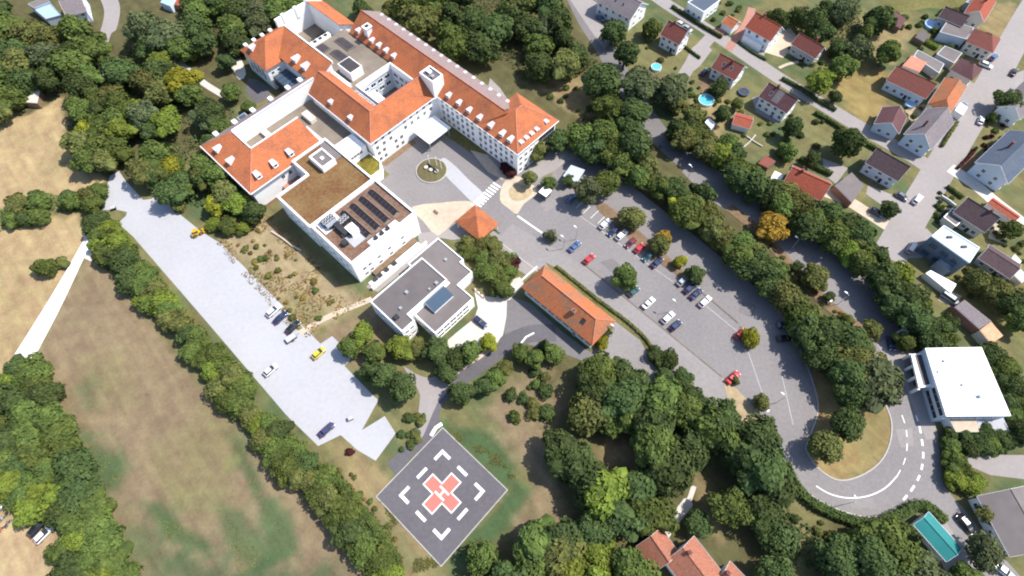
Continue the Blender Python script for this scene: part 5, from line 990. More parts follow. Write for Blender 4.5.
for k in (-2,2): b = MB(); b.box(k-.05,k+.05,-.3,.3,0,.5); b.build('foot', R, M['steel'])
def boxed_spot(label, x, y):
    p = G(x, y, .5); R = empty('dark_box', (p.x, p.y, .04), .4, label, 'bin'); b = MB(); b.loft([[(-.55,-.4,.1),(.55,-.4,.1),(.55,.4,.1),(-.55,.4,.1)],[(-.65,-.5,1.1),(.65,-.5,1.1),(.65,.5,1.1),(-.65,.5,1.1)]]); b.build('box_body', R, M['dark']); b = MB(); b.loft([[(-.68,-.54,1.1),(.68,-.54,1.1),(.68,.54,1.1),(-.68,.54,1.1)],[(-.6,-.4,1.3),(.6,-.4,1.3),(.6,.4,1.3),(-.6,.4,1.3)]]); b.build('lid', R, M['greywall'])
boxed_spot('small dark lidded box near the lower end of the pale car park', 351, 418.5); boxed_spot('dark stand-in box at the upper end of the pale car park', 114, 208.5)  # lidded boxes put in for small dark spots of unknown kind
# walls and fences
def wall(label, px, h, t, m, name='garden_wall', cat='wall'):
    w = [tuple(G(x, y).xy) for x, y in px]; L_, R_ = strip_pts(w, t); b = MB([M[m]]); n = len(w)
    b.loft([[(*L_[i], 0), (*L_[i], h), (*R_[i], h), (*R_[i], 0)] for i in range(n)]); c_ = G(*px[n//2]); b.v = [(x-c_.x, y-c_.y, z) for x, y, z in b.v]; o = b.build(name, None, None, (c_.x, c_.y, 0)); tag(o, label, cat)
wall('white curved retaining wall beside the helipad road', [(521,344),(526,338),(534,334)], .9, .35, 'white'); wall('white low wall between the pavilion yard and the gate house', [(507,296),(521,282),(537,268)], 1.0, .4, 'concrete_lt')
wall('pale stone wall in the garden beside the orange red shed', [(741,150),(749,143),(755,136)], .7, .3, 'concrete'); wall('pale stone wall crossing the dry garden', [(745,136),(755,143),(762,147)], .5, .3, 'concrete')
wall('white garden wall above the low pale side wing', [(940,197),(948,202),(954,207)], 1.0, .3, 'concrete_lt'); wall('broken rubble bank edge on the dry slope', [(272,232),(283,239),(292,246),(301,251)], .6, .5, 'sandpave', 'rubble_wall'); wall('white kerb wall at the helipad entrance', [(431,436),(436,428),(442,424)], .35, .9, 'white', 'kerb_wall')
# ------------------------------------------------------------------ trees
def leaf_quads(P, N, size, up=0.25):
    """P points, N outward directions -> leaf cards with crossed random tilt"""
    n = len(P); d = N+rng.normal(0, .55, (n, 3)); d[:, 2] += up; d /= np.linalg.norm(d, axis=1)[:, None]
    r = rng.normal(0, 1, (n, 3)); t = np.cross(d, r); t /= np.linalg.norm(t, axis=1)[:, None]; q = np.cross(d, t)
    s = size*(.6+.8*rng.random(n))[:, None]; a = t*s; b = q*s*(.55+.35*rng.random(n))[:, None]
    V = np.stack([P-a, P-b*.9, P+a, P+b*.9], 1).reshape(-1, 3); F = np.arange(4*n).reshape(n, 4)
    return V, F
def meshnp(name, V, F, Fextra=None):
    me = bpy.data.meshes.new(name); fs = F.tolist()+(Fextra or []); me.from_pydata(V.tolist(), [], fs); me.materials.append(LF['m']); me.update(); return me
def crown_mesh(seed, lobes=16, nl=2400, size=.105, flat_=.8, spread=.62, spiky=0.0):
    global rng; rng = np.random.default_rng(seed)
    C = []; 
    for k in range(lobes):
        z = 1-2*(k+.5)/lobes; z = max(z, -.75); a = k*2.39996+rng.uniform(-.4, .4); rr = math.sqrt(max(0, 1-z*z)); s = spread*rng.uniform(.75, 1.2); C.append((rr*math.cos(a)*s, rr*math.sin(a)*s, z*s*flat_))
    C.append((0, 0, .25)); C = np.array(C); Rl = rng.uniform(.30, .46, len(C)); Rl[-1] = .6
    idx = rng.choice(len(C), nl, p=Rl**2/np.sum(Rl**2)); D = rng.normal(0, 1, (nl, 3)); D /= np.linalg.norm(D, axis=1)[:, None]
    D[:, 2] = np.where(rng.random(nl) < .6, np.abs(D[:, 2]), D[:, 2])
    rad = Rl[idx]*(.78+.34*rng.random(nl)**.7); P = C[idx]+D*rad[:, None]*np.array([1, 1, flat_])
    out = np.linalg.norm(P, axis=1); keep = (out > .42); P, D, idx = P[keep], D[keep], idx[keep]
    Nn = D*.7+P/np.linalg.norm(P, axis=1)[:, None]*.5
    V, F = leaf_quads(P, Nn, size)
    # opaque uneven core, added to block light through the crown
    bm = bmesh.new(); bmesh.ops.create_icosphere(bm, subdivisions=3, radius=.60)
    for v in bm.verts:
        d = np.array(v.co); d /= np.linalg.norm(d); k = max(0, max((C[:-1] @ d)/(spread)))**6; v.co = Vector(d*(.46+.30*k)*np.array([1, 1, flat_]))
    bm.verts.index_update(); cv = np.array([v.co[:] for v in bm.verts]); off = len(V); ex = [tuple(off+v.index for v in f.verts) for f in bm.faces]; bm.free()
    return meshnp('crown', np.vstack([V, cv]), F, ex)
def cone_mesh(seed, nl=1700):
    global rng; rng = np.random.default_rng(seed); t = rng.random(nl)**.75; a = rng.random(nl)*6.283; lay = np.abs(np.sin(t*22))*.14
    r = (1-t)*(.82+lay)*(.75+.25*rng.random(nl)); P = np.stack([r*np.cos(a), r*np.sin(a), t*2.2-.9], 1); N = np.stack([np.cos(a), np.sin(a), np.full(nl, .5)], 1); V, F = leaf_quads(P, N, .10)
    n = 12; off = len(V); cv = [(0, 0, 1.15)]+[(.6*math.cos(2*math.pi*k/n), .6*math.sin(2*math.pi*k/n), -.85) for k in range(n)]; ex = [(off, off+1+k, off+1+(k+1) % n) for k in range(n)]
    return meshnp('crown', np.vstack([V, np.array(cv)]), F, ex)
CROWN = [crown_mesh(11, 14, 2300), crown_mesh(12, 18, 2600, .095, .9), crown_mesh(13, 11, 2100, .12, .75, .68), crown_mesh(14, 22, 2700, .09, .85, .66), crown_mesh(15, 9, 2000, .12, .95, .55), crown_mesh(16, 16, 2500, .10, .7, .7), crown_mesh(17, 13, 2200, .11, 1.05, .58), crown_mesh(18, 20, 2600, .095, .8, .72)]
SPARSE = [crown_mesh(31, 12, 900, .10, .85, .75), crown_mesh(32, 10, 760, .10, .8, .75)]
CONE = [cone_mesh(21), cone_mesh(22)]
SHRUB = [crown_mesh(41, 9, 800, .15, .7, .6), crown_mesh(42, 12, 900, .14, .65, .68), crown_mesh(43, 7, 700, .16, .8, .55)]
def trunk_mesh(seed):
    r = random.Random(seed); b = MB([M['bark']]); b.tube((0,0,-.02), (.04,.02,.45), .05, .036, 7); b.tube((.04,.02,.44), (.02,-.03,.8), .036, .02, 6)
    for k in range(4):
        a = k*1.57+r.uniform(-.4,.4); b.tube((.03,.01,.36+.07*k), (.32*math.cos(a), .32*math.sin(a), .62+.07*k), .022, .008, 5)
    return b.mesh('trunk')
TRUNK = [trunk_mesh(k) for k in range(3)]
TREES = []   # (x, y, r) world, to keep spacing
REG = []     # (root, descriptors, pixel x, pixel y, area)
TINT = {'d': 'dark green', 'm': 'mid green', 'l': 'bright green', 'y': 'yellow green', 'o': 'olive green', 'g': 'grey green', 'b': 'browning', 'r': 'dark red'}
def tree(px, py, r, tint, area, h=None, form='round', rnd=random):
    """px, py: centre of the crown in the survey; r crown radius in metres"""
    h = h or r*rnd.uniform(1.7, 2.15); cz = h-r*.78 if form != 'conifer' else h*.45; cz = max(cz, r*.72)
    p = G(px, py, cz); R = empty('tree', (p.x, p.y, 0), rnd.uniform(0, 6.28))
    tr = mobj('trunk', rnd.choice(TRUNK), R, (0, 0, 0)); k = (cz+.35*r); tr.scale = (k*.9, k*.9, k)
    me = rnd.choice(CONE if form == 'conifer' else SPARSE if form == 'thin' else CROWN)
    c = mobj('crown', me, R, (0, 0, cz)); c.scale = (r*rnd.uniform(.84, 1.22), r*rnd.uniform(.84, 1.22), r*rnd.uniform(.85, 1.1) if form != 'conifer' else h*.48); c.rotation_euler = (rnd.uniform(-.12, .12), rnd.uniform(-.12, .12), rnd.uniform(0, 6.28)); omat(c, LF[tint])
    sz = 'wide' if r > 4.6 else 'medium' if r > 3.2 else 'small'
    fm = {'round': 'tree', 'conifer': 'conifer', 'thin': 'sparse tree'}[form]
    REG.append((R, f'{sz} {TINT[tint]} {fm}', px, py, area, 'tree')); TREES.append((p.x, p.y, r)); return R
def shrub(px, py, r, tint, area, rnd=random, h=None):
    p = G(px, py, r*.4); R = empty('shrub', (p.x, p.y, 0), rnd.uniform(0, 6.28)); c = mobj('foliage', rnd.choice(SHRUB), R, (0, 0, r*.42)); k = h or .8; c.scale = (r, r*rnd.uniform(.85, 1.15), r*k); omat(c, LF[tint])
    b = mobj('stem', TRUNK[0], R); b.scale = (r*.7, r*.7, r*.7); sz = 'large' if r > 2 else 'low' if r < 1.1 else 'medium'; REG.append((R, f'{sz} {TINT.get(tint, "dry")} shrub', px, py, area, 'shrub')); return R
def inpoly(x, y, poly):
    ins = False; n = len(poly)
    for i in range(n):
        (ax, ay), (bx, by) = poly[i], poly[(i+1) % n]
        if (ay > y) != (by > y) and x < (bx-ax)*(y-ay)/(by-ay)+ax: ins = not ins
    return ins
def wood(poly, area, rmin, rmax, pal, gap=1.25, hole=(), tries=900, seed=1, fn=None, mx=200, hk=None):
    r_ = random.Random(seed); xs = [p[0] for p in poly]; ys = [p[1] for p in poly]; done = []; cnt = 0
    for _ in range(tries):
        x = r_.uniform(min(xs), max(xs)); y = r_.uniform(min(ys), max(ys))
        if not inpoly(x, y, poly) or any(inpoly(x, y, q) for q in hole): continue
        r = r_.uniform(rmin, rmax); g = G(x, y, r)
        if any((g.x-a)**2+(g.y-b)**2 < (gap*(r+s)*.5)**2 for a, b, s in done): continue
        done.append((g.x, g.y, r)); t = r_.choice(pal)
        (fn or tree)(x, y, r, t, area, rnd=r_, **({'h': hk*r} if hk else {})); cnt += 1
        if cnt >= mx: break
    return cnt
def bush(px, py, r, tint, area, rnd=random, h=None):
    p = G(px, py, r*.75); R = empty('bush', (p.x, p.y, 0), rnd.uniform(0, 6.28)); tr = mobj('stem', rnd.choice(TRUNK), R); tr.scale = (r*.8, r*.8, r)
    c = mobj('foliage', rnd.choice(CROWN), R, (0, 0, r*.72)); c.scale = (r*rnd.uniform(.95, 1.15), r*rnd.uniform(.95, 1.15), r*rnd.uniform(.8, 1.05)); c.rotation_euler = (0, 0, rnd.uniform(0, 6.28)); omat(c, LF[tint])
    sz = 'large' if r > 3.6 else 'medium' if r > 2.8 else 'small'; REG.append((R, f'{sz} {TINT[tint]} bush', px, py, area, 'bush')); return R
UG = [0]
def undergrowth(poly, tint, label, dens=1.9, hmax=2.2, size=.42, hole=()):
    global rng; UG[0] += 1; rng = np.random.default_rng(500+UG[0]); wp = np.array(gpoly(poly)); lo = wp.min(0); hi = wp.max(0); n = int(np.prod(hi-lo)*dens); q = lo+(hi-lo)*rng.random((n, 2)); d = sdist(q[:, 0], q[:, 1], wp.tolist()); nz = vnoise(q[:, 0]+900, q[:, 1]+900, 6, 9); k = (d > .3) & (nz > .36)
    for h_ in hole: k &= sdist(q[:, 0], q[:, 1], gpoly(h_)) < 0
    q = q[k]; Z = rng.random(len(q))*hmax*np.clip(d[k]/3, .25, 1); V, F = leaf_quads(np.column_stack([q, Z]), np.tile([[0, 0, .8]], (len(q), 1)), size)
    o = mobj('undergrowth', meshnp('undergrowth', V, F)); omat(o, LF[tint]); tag(o, label, 'undergrowth', kind='stuff')
# named single trees first: (x, y, radius m, tint, area[, form])
for a in [
 (626,278,3.7,'m','standing alone in the middle of the car park'),(551,236,2.0,'g','on the left side of the main car park','thin'),(695,274,2.6,'d','above the row of four parked cars'),(751,338,2.6,'y','beside the red car under it'),(762,403,2.2,'o','at the lower corner of the car park'),(736,381,1.1,'o','beside the lower red car'),
 (529,178,3.0,'o','at the end of the main hospital wing'),(549,183,2.5,'m','beside the square white shelter'),(568,180,2.0,'d','left of the pale blue canopy'),(588,190,4.6,'g','shading the blue car at the upper car park'),(606,183,3.8,'m','at the upper car park beside the belt'),(632,218,3.6,'o','on the island behind the parked cars'),(660,244,3.2,'o','on the island right of the bright red car'),(664,238,2.2,'b','on the island right of the bright red car'),(680,261,2.0,'y','at the lower end of the car park island'),
 (771,227,4.4,'b','beside the back road, standing out brown'),(815,277,3.6,'o','on the road verge below the browning tree'),(797,266,1.7,'d','on the road verge below the browning tree'),(830,296,1.5,'d','on the road verge by the lower back road'),(848,320,1.8,'o','on the road verge by the lower back road'),(872,330,3.0,'o','on the road verge near the hall'),(826,447,3.9,'o','on the loop road grass, left one'),(848,424,4.2,'d','on the loop road grass, right one'),(872,382,6.0,'g','at the tip of the belt by the hall'),
 (604,333,1.6,'d','at the end of the gate house'),(603,343,1.9,'y','at the lower corner of the gate house'),
 (495,378,3.0,'m','beside the helipad road'),(484,386,2.6,'d','beside the helipad road'),(461,392,3.0,'d','beside the helipad road'),(506,367,2.2,'o','beside the helipad road'),(489,342,2.5,'y','at the pale yard edge'),(470,353,3.4,'m','at the pale yard edge'),(456,358,3.0,'d','at the pale yard edge'),(438,352,3.8,'d','between the pavilion and the path'),(401,346,3.4,'l','at the pavilion corner'),(417,350,2.6,'o','at the pavilion corner'),(447,372,3.0,'d','between the pavilion and the path'),
 (190,50,3.8,'y','above the yellowest crown'),(182,82,5.4,'y','in the upper left wood, yellowest crown'),(212,112,4.6,'d','beside the hospital left wing'),(146,83,5.2,'o','left of the yellowest crown'),(138,113,5.2,'l','in the upper left wood, bright crown'),(88,130,4.6,'y','at the straw field edge'),(86,160,4.0,'m','at the straw field corner'),(116,68,4.4,'m','between the hill path and the olive crown'),
 (217,204,3.8,'y','above the yellow loader'),(236,202,3.4,'l','above the yellow loader'),(202,176,4.2,'o','along the upper end of the pale car park'),(172,168,4.2,'y','along the upper end of the pale car park'),(184,190,3.2,'m','along the upper end of the pale car park'),
 (682,212,4.0,'y','in the belt above the car park'),(703,196,4.4,'d','in the belt above the car park'),(905,342,2.4,'m','beside the bus shelter'),
 (880,20,5.2,'d','in the gardens right of the large red house'),(815,22,5.4,'d','behind the small dark red roofed house'),(842,12,5.0,'g','behind the small dark red roofed house'),(838,48,3.6,'d','behind the small dark red roofed house'),(858,48,4.2,'g','beside the dry field'),(888,52,4.6,'m','beside the dry field'),(820,80,4.2,'l','below the small dark red roofed house'),(835,97,2.4,'d','at the dry field corner'),(793,128,4.0,'d','in the garden below the maroon house'),(848,142,5.2,'d','in the garden by the carport'),(787,152,3.0,'m','in the garden below the maroon house'),(812,160,3.0,'d','above the rusty red roof'),
 (640,84,5.8,'g','in the garden beside the round blue pool'),(670,90,6.4,'g','in the garden above the turquoise pool'),(613,32,4.6,'d','in front of the wide white house'),(626,54,5.0,'d','beside the back road by the gardens'),(720,87,3.4,'d','beside the turquoise pool'),(651,30,3.8,'m','between the first two white houses'),(737,104,2.2,'m','by the trampoline'),(722,114,3.4,'d','below the turquoise pool'),
 (1008,100,3.8,'d','at the right side of the village road'),(1006,140,2.2,'m','in the small right hand garden'),(992,118,1.8,'d','at the right side of the village road'),(890,208,2.6,'d','in front of the very dark roofed house'),(1012,302,4.6,'d','in the gardens above the grey shed'),(995,290,4.2,'o','in the gardens above the grey shed'),(1020,320,4.0,'m','in the gardens above the grey shed'),(978,282,3.6,'o','beside the blue cube house'),(1011,230,3.0,'m','below the red garage row'),
 (698,524,3.0,'d','beside the gravel path by the bottom house'),(664,515,1.6,'y','beside the gravel path by the bottom house'),(730,508,4.6,'m','right of the gravel path'),(764,468,6.6,'d','below the lower car park corner'),(716,426,6.4,'m','below the lower car park corner'),
 (562,452,5.0,'d','on the right side of the helipad meadow'),(560,550,5.6,'o','at the bottom right of the helipad meadow'),(602,492,5.6,'l','right of the helipad meadow, brightest crown'),(625,402,5.8,'d','below the gate house in the wood'),(652,418,6.2,'d','below the gate house in the wood'),(598,372,5.0,'m','right below the gate house'),(620,374,4.2,'d','right below the gate house'),(590,412,5.8,'o','below the gate house in the wood'),
 (900,540,5.6,'d','left of the teal shed','conifer'),(872,560,5.2,'d','left of the teal shed'),(985,552,3.8,'g','beside the lower right grey house'),(968,578,3.2,'m','at the bottom right edge'),(984,514,2.4,'o','above the black car on the lane','thin'),
 (362,334,3.2,'l','by the lower pale car park edge'),(350,348,3.0,'m','by the lower pale car park edge'),(374,352,3.6,'m','by the lower pale car park edge'),(384,374,4.0,'d','by the lower pale car park edge'),(402,386,4.4,'d','by the lower pale car park edge'),(368,372,2.8,'d','by the lower pale car park edge'),
 (45,268,2.8,'m','alone in the straw field'),(545,345,2.4,'d','below the gate house wall','conifer'),(555,354,2.8,'m','below the gate house wall'),(534,358,2.8,'m','below the gate house wall'),(520,353,2.6,'m','below the gate house wall'),
 (362,9,3.8,'d','between the far wing and the main wing'),(394,8,4.4,'o','at the far end of the main wing'),(222,128,3.4,'m','beside the long white parapet wing'),(232,92,3.4,'m','beside the far wing court'),(226,62,3.4,'d','beside the far wing court'),(248,106,2.4,'m','beside the far wing court'),(210,142,3.4,'d','beside the long white parapet wing'),(538,150,3.6,'o','behind the end of the main wing'),(556,140,4.2,'d','behind the end of the main wing'),
]: tree(*a[:5], form=a[5] if len(a) > 5 else 'round')
bush(505, 168, 2.0, 'r', 'against the main wing front'); bush(511, 173, 1.7, 'r', 'against the main wing front')
bush(214, 224, 2.4, 'l', 'right of the yellow loader'); bush(228, 226, 2.8, 'm', 'right of the yellow loader'); bush(243, 228, 2.2, 'l', 'right of the yellow loader'); bush(250, 216, 2.4, 'm', 'right of the yellow loader'); bush(178, 206, 2.2, 'o', 'left of the yellow loader')
bush(62, 262, 2.0, 'o', 'alone in the straw field')
HOLE = [[(12,84),(50,84),(50,118),(12,118)], [(20,-10),(95,-10),(93,22),(60,30),(40,30),(22,16)], [(92,-10),(126,-10),(128,40),(112,88),(92,88)], [(143,0),(178,0),(176,28),(148,28)], [(146,44),(158,36),(194,62),(184,74)], [(196,80),(206,72),(240,97),(230,107)], [(154,102),(164,98),(168,116),(158,118)]]
WOODS = [
 (tree, [(-6,10),(26,24),(55,26),(96,32),(98,82),(72,92),(52,88),(36,110),(-6,114)], 'in the upper left corner wood', 4.2, 6.0, 'ddmmogo', 1, 20, 1.1),
 (tree, [(112,28),(150,44),(175,66),(200,82),(204,94),(236,112),(232,120),(202,140),(208,152),(262,206),(244,222),(222,218),(200,210),(184,204),(168,192),(150,180),(130,164),(104,160),(82,164),(68,142),(68,118),(76,98),(104,92),(112,56)], 'in the wood beside the left wing', 3.8, 5.2, 'ddmmmolg', 2, 36, .92),
 (tree, [(140,24),(185,24),(192,0),(318,-6),(304,6),(264,22),(238,42),(224,50),(206,38),(182,50),(152,34),(124,34)], 'in the dark wood behind the far wing', 4.4, 6.2, 'ddddmg', 3, 20, 1.0),
 (bush, [(20,198),(36,190),(62,196),(84,190),(102,190),(98,202),(72,210),(32,220),(-4,234),(-4,214)], 'in the hedge row across the straw field', 2.8, 3.8, 'mmodm', 4, 11, .95),
 (bush, [(88,218),(98,216),(108,228),(128,252),(168,300),(205,342),(252,402),(292,444),(334,488),(352,512),(382,550),(398,578),(388,580),(356,544),(314,494),(272,454),(236,414),(208,374),(170,326),(134,290),(102,252)], 'in the belt by the pale car park', 2.9, 4.2, 'mmmlmdmlmo', 5, 66, .82),
 (bush, [(-6,372),(22,364),(44,386),(66,432),(80,480),(104,524),(128,582),(58,582),(60,548),(64,526),(30,508),(-6,476)], 'in the lower left wood', 3.4, 4.8, 'mmmldlm', 6, 40, .85),
 (tree, [(382,-4),(548,-4),(566,30),(600,62),(640,112),(668,148),(640,156),(606,144),(585,128),(576,112),(604,108),(590,80),(570,66),(552,92),(544,58),(536,80),(520,80),(505,70),(470,52),(430,28)], 'in the wood behind the main wing', 4.6, 6.6, 'dddmmgo', 7, 28, 1.1),
 (tree, [(575,134),(606,144),(640,160),(668,178),(700,206),(738,240),(764,258),(790,290),(816,316),(850,338),(864,362),(850,380),(832,362),(808,334),(786,306),(752,270),(706,230),(660,196),(624,172),(590,152)], 'in the belt beside the car park', 3.8, 5.2, 'ddmmool', 8, 30, 1.05),
 (tree, [(668,116),(690,132),(725,156),(770,182),(828,214),(866,234),(890,262),(920,300),(922,318),(902,322),(884,300),(862,272),(826,242),(795,222),(758,194),(718,168),(684,142)], 'in the belt below the houses', 3.8, 5.0, 'dddmmlo', 9, 30, 1.0),
 (tree, [(908,320),(930,314),(956,326),(962,342),(924,344)], 'above the white hall', 3.0, 3.8, 'dddmm', 10, 5, 1.0),
 (bush, [(988,352),(998,350),(1024,376),(1030,440),(1018,430),(1008,400)], 'right of the white hall', 2.4, 3.4, 'dmmd', 11, 9, 1.0),
 (bush, [(945,434),(1020,434),(1018,446),(985,450),(948,446)], 'below the white hall', 2.0, 2.8, 'dddm', 12, 10, 1.0),
 (bush, [(946,460),(962,457),(982,474),(985,484),(970,490),(954,480)], 'in the corner above the lower right house', 2.0, 2.8, 'mlmd', 13, 6, 1.0),
 (tree, [(576,382),(640,384),(690,408),(735,418),(776,452),(790,488),(772,496),(735,452),(705,472),(684,496),(655,516),(625,520),(590,532),(578,505),(572,470),(588,444),(600,470),(640,480),(662,470),(655,446),(610,425)], 'in the wood above the bottom house', 4.4, 6.4, 'ddddmmo', 14, 20, 1.05),
 (tree, [(470,562),(520,544),(560,530),(600,548),(650,550),(656,590),(470,592)], 'in the bottom edge wood', 4.0, 5.6, 'mdmdll', 15, 10, 1.05),
 (tree, [(756,510),(790,508),(815,526),(850,542),(890,540),(912,552),(930,585),(770,585),(784,545)], 'in the wood below the loop road', 3.8, 5.4, 'dddmg', 16, 11, 1.1),
 (tree, [(800,326),(816,334),(838,358),(862,376),(854,392),(838,386),(820,362)], 'beside the two shaded dark cars', 4.0, 5.2, 'ddmo', 17, 5, 1.05),
 (bush, [(652,347),(668,352),(690,385),(704,408),(690,408),(668,385)], 'in the dark row by the car park road', 2.2, 3.0, 'ddd', 18, 9, .95),
 (bush, [(480,238),(498,240),(518,264),(520,276),(505,290),(488,278),(470,258),(466,246)], 'in the thicket beside the kiosk', 2.4, 3.4, 'mmdo', 19, 11, .85),
 (tree, [(768,20),(790,8),(860,0),(870,40),(860,62),(840,74),(826,60),(830,36),(800,26)], 'in the gardens behind the street', 3.0, 4.4, 'ddmgl', 20, 7, 1.1),
 (tree, [(660,98),(690,132),(720,156),(760,172),(745,160),(700,118),(690,104)], 'in the gardens along the back road', 3.0, 4.2, 'dmmod', 21, 7, 1.0),
]
for fn, poly, area, r0, r1, pal, sd, mx_, gap in WOODS:
    wood(poly, area, r0, r1, pal, gap=gap, hole=HOLE if sd < 4 else ([[(768,505),(802,500),(836,545),(842,590),(795,590)]] if sd == 16 else [[(652,478),(712,470),(730,550),(700,540),(668,548),(652,540)], [(585,424),(642,434),(660,472),(612,484),(588,458)], [(695,440),(742,448),(735,470),(700,482)]] if sd == 14 else ()), tries=6000, seed=sd, fn=fn, mx=mx_)
    undergrowth(poly, 'd' if pal.count('d') > 1 else 'm', 'leafy undergrowth ' + area, hole=HOLE if sd < 4 else ())
bush(512, 262, 2.2, 'r', 'in the thicket beside the kiosk')
SH = lambda *a, **k: wood(*a, fn=shrub, **k)
SH([(232,248),(262,226),(285,240),(320,275),(350,305),(300,332),(262,290)], 'on the dry slope below the solar block', .5, 1.2, 'ossmosso', seed=31, mx=34, gap=1.2)
SH([(505,360),(545,372),(560,400),(545,430),(520,430),(508,400)], 'in the meadow beyond the helipad road', 0.7, 2.7, 'modm', seed=35, mx=12, gap=.9)
SH([(395,438),(420,400),(430,402),(420,440),(400,452)], 'between the pale car park and helipad', .8, 1.6, 'mod', seed=33, mx=10, gap=1.3)
SH([(640,40),(700,85),(760,120),(800,110),(830,120),(815,165),(770,150),(700,130),(660,90)], 'in the gardens of the street', .6, 1.5, 'mmdoo', seed=34, mx=48, gap=1.5)
SH([(940,192),(956,199),(950,222),(938,230),(930,224)], 'in the right hand front gardens', .6, 1.2, 'dmd', seed=35, mx=16, gap=1.4)
SH([(988,108),(1014,122),(1006,150),(984,166),(978,158)], 'right of the village road', .6, 1.4, 'dmrm', seed=36, mx=16, gap=1.4)
SH([(785,45),(830,62),(850,80),(805,78)], 'below the small dark red roofed house', .6, 1.4, 'mdo', seed=37, mx=14, gap=1.4)
SH([(730,208),(772,243),(800,276),(828,303),(870,336),(866,338),(824,306),(796,279),(768,246)], 'on the road verge', .4, .9, 'sbosom', seed=38, mx=24, gap=1.5)
SH([(330,462),(350,470),(400,540),(390,550),(345,490)], 'in the dry strip left of the helipad', .4, .9, 'moso', seed=39, mx=20, gap=1.8)
SH([(885,5),(960,10),(965,60),(930,50),(900,45)], 'in the gardens by the pool cover', .7, 1.7, 'dmom', seed=40, mx=24, gap=1.5)
SH([(985,215),(1024,240),(1024,262),(990,240)], 'in the garden below the garage row', .6, 1.4, 'mlo', seed=41, mx=12, gap=1.5)
SH([(240,60),(262,40),(275,24),(240,40),(224,50)], 'behind the far hospital wing', 1.0, 1.8, 'dm', seed=42, mx=10, gap=1.3)
SH([(700,0),(745,5),(740,20),(712,22)], 'by the white garage', .7, 1.5, 'dmo', seed=43, mx=10, gap=1.3)
SH([(905,100),(935,112),(925,130),(900,118)], 'between the two small gabled houses', .6, 1.2, 'dmo', seed=44, mx=8, gap=1.4)
SH([(935,250),(985,262),(1020,290),(980,305),(950,288)], 'in the lawn beside the cube house', .8, 1.8, 'omo', seed=45, mx=14, gap=1.5)
SH([(770,500),(800,492),(830,530),(836,576),(800,576)], 'in the clearing below the loop road', .7, 1.6, 'omd', seed=46, mx=12, gap=1.6)
SH([(545,62),(575,72),(605,112),(580,122),(548,95)], 'in the clearing behind the main wing', .8, 1.8, 'omd', seed=47, mx=10, gap=1.7)
shrub(86, 221, 1.6, 'g', 'at the belt tip by the pale track'); shrub(95, 215, 1.8, 'd', 'at the belt tip by the pale track'); shrub(384, 540, 1.2, 'y', 'in the hedge left of the helipad'); shrub(350, 452, 1.1, 'r', 'at the lower corner of the pale car park'); shrub(840, 455, .9, 'r', 'on the loop road grass')

# ------------------------------------------------------------------ hedges
def hedge(label, px, wdt, h, tint='h', dens=26):
    global rng; rng = np.random.default_rng(len(label)*7+int(px[0][0])); w = spline([tuple(G(x, y, h*.5).xy) for x, y in px], 6); c = Vector(w[len(w)//2]); L_, R_ = strip_pts(w, wdt*.72)
    R = empty('hedge', (c.x, c.y, 0), 0, label, 'hedge'); b = MB(); b.loft([[(L_[i][0]-c.x, L_[i][1]-c.y, .0), (L_[i][0]-c.x, L_[i][1]-c.y, h*.86), (R_[i][0]-c.x, R_[i][1]-c.y, h*.86), (R_[i][0]-c.x, R_[i][1]-c.y, 0)] for i in range(len(w))]); b.build('inner_mass', R, LF[tint])
    P = []; N = []
    for i in range(len(w)-1):
        a = np.array(w[i]); d = np.array(w[i+1])-a; Ln = np.linalg.norm(d); d /= max(Ln, 1e-6); nn = np.array([-d[1], d[0]]); k = int(Ln*dens*(h+wdt)/2.5)+1
        s = rng.uniform(-1, 1, k); th = rng.uniform(0, math.pi, k); rr = .92+.2*rng.random(k); bump_ = 1+.16*np.sin(rng.uniform(0, 6)+np.arange(k))
        x = np.cos(th)*wdt/2*rr*bump_; z = np.clip(np.sin(th)*1.25, 0, 1)*h*rr; t = rng.random(k)*Ln
        pp = a[None]+d[None]*t[:, None]+nn[None]*x[:, None]; P.append(np.stack([pp[:, 0]-c.x, pp[:, 1]-c.y, z], 1)); N.append(np.stack([nn[0]*np.cos(th), nn[1]*np.cos(th), np.sin(th)], 1))
    V, F = leaf_quads(np.vstack(P), np.vstack(N), .24); me = meshnp('foliage', V, F); o = mobj('foliage', me, R); omat(o, LF[tint])
hedge('long curved hedge along the outside of the loop road', [(785,462),(795,484),(812,502),(840,516),(870,523),(900,514),(915,505),(930,508),(945,522)], 2.6, 2.0)
hedge('narrow dark hedge between the gate house and the car park road', [(556,266),(575,281),(600,301),(628,322),(645,338),(655,352)], 1.0, .9, 'o', 18)
hedge('clipped dark hedge along the upper housing street', [(672,6),(690,18),(708,29),(722,37)], 1.2, 1.3, 'd'); hedge('clipped hedge along the dry field side of the housing street', [(782,78),(800,88),(818,100),(836,110)], 1.2, 1.3, 'd'); hedge('hedge in front of the gardens below the housing street', [(815,112),(835,124),(855,137),(880,151)], 1.3, 1.4, 'h')
hedge('dark hedge beside the lawn above the dark brown roofed house', [(947,186),(955,192),(963,198)], 1.0, 1.2, 'd'); hedge('hedge right of the village road by the grey gabled house', [(942,146),(950,133),(957,122)], 1.2, 1.2, 'o')
hedge('low hedge beside the white house between two pools', [(684,46),(692,52),(700,58)], .8, 1.0, 'h'); hedge('low front hedge of the large red roofed house', [(738,42),(752,52),(766,60)], .8, .8, 'd'); hedge('garden hedge behind the dark shed', [(920,38),(930,44),(938,48)], 2.2, 1.4, 'l'); hedge('hedge behind the rusty red roofed house', [(800,158),(815,166),(832,174)], 1.8, 1.6, 'd'); hedge('front hedge of the white gabled house at the right edge', [(958,168),(968,158),(976,148)], 1.0, 1.2, 'r')
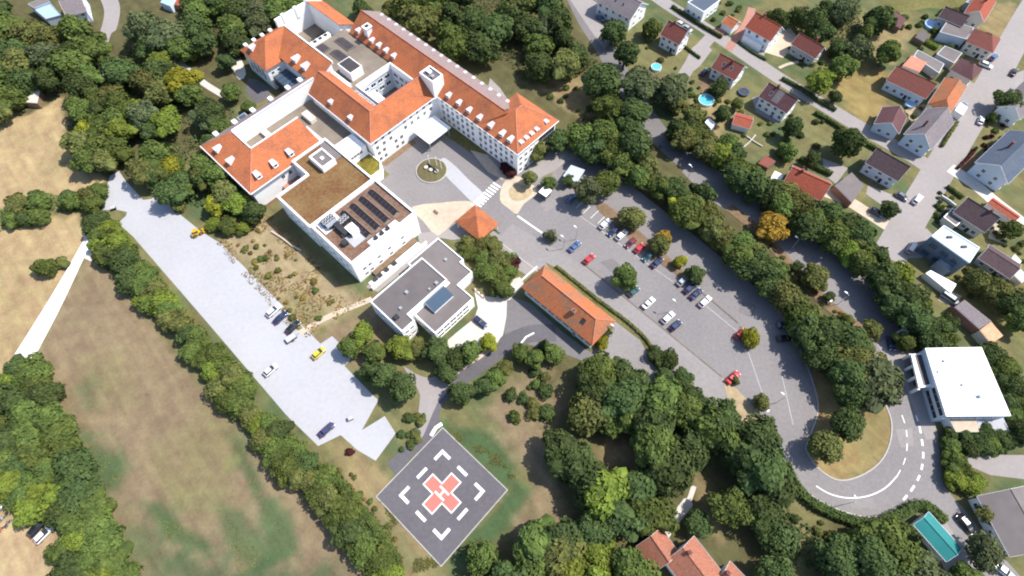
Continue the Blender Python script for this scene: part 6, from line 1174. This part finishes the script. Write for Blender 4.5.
hedge('scrubby hedge at the lower left of the helipad', [(330,470),(352,498),(378,530),(398,562)], 2.4, 1.8, 'm'); hedge('weedy border along the right wall of the hall', [(988,350),(1000,378),(1012,408)], 1.6, 1.2, 'm')

# ------------------------------------------------------------------ dry grass tufts: nobody could count them
def tufts(name, polys, n, size, tint, label):
    global rng; rng = np.random.default_rng(len(name)); P = []
    for poly in polys:
        wp = np.array(gpoly(poly)); lo = wp.min(0); hi = wp.max(0); q = lo+(hi-lo)*rng.random((n, 2)); d = sdist(q[:, 0], q[:, 1], wp.tolist()); nz = vnoise(q[:, 0]+900, q[:, 1]+900, 3.5, 5); P.append(q[(d > 0) & (nz > .42)])
    P = np.vstack(P); k = 3; Q = np.repeat(P, k, 0)+rng.normal(0, size*.8, (len(P)*k, 2)); Z = rng.random(len(Q))*size*.6; V, F = leaf_quads(np.column_stack([Q, Z]), np.tile([[0, 0, 1.0]], (len(Q), 1)), size)
    o = mobj(name, meshnp(name, V, F)); omat(o, LF[tint]); tag(o, label, 'grass', kind='stuff')
tufts('meadow_weeds', [[(78,432),(105,440),(130,470),(98,500)], [(140,500),(215,545),(170,540)], [(228,430),(262,490),(300,560),(255,500)], [(215,505),(270,560),(240,576)]], 700, .16, 'o', 'patchy green weeds growing through the dry meadow')
tufts('slope_scrub', [[(215,243),(250,214),(272,214),(345,290),(368,300),(300,342)]], 5200, .24, 's', 'dry scrub covering the slope below the solar block')
tufts('pad_grass', [[(445,428),(500,455),(525,490),(505,520),(450,566),(508,492)], [(380,500),(440,566),(400,576)]], 4200, .2, 'o', 'rough green grass round the helipad')

# ------------------------------------------------------------------ labels of trees and shrubs
from collections import defaultdict
ORD = ['first', 'second', 'third', 'fourth', 'fifth', 'sixth', 'seventh', 'eighth', 'ninth', 'tenth', 'eleventh', 'twelfth', 'thirteenth', 'fourteenth', 'fifteenth', 'sixteenth', 'seventeenth', 'eighteenth', 'nineteenth', 'twentieth', 'twenty-first', 'twenty-second', 'twenty-third', 'twenty-fourth', 'twenty-fifth', 'twenty-sixth', 'twenty-seventh', 'twenty-eighth', 'twenty-ninth', 'thirtieth', 'thirty-first', 'thirty-second']
bk = defaultdict(list)
for r in REG: bk[(r[1], r[4])].append(r)
for (d, area), L_ in bk.items():
    L_.sort(key=lambda r: r[2])
    for i, r in enumerate(L_):
        lab = f'{d} {area}' if len(L_) == 1 else f'{d} {area}, {ORD[i]} from left' if len(L_) <= 32 else f'{d} {area}'
        tag(r[0], lab, r[5], ('bushes' if r[5] == 'bush' else r[5] + 's') + ' ' + area)
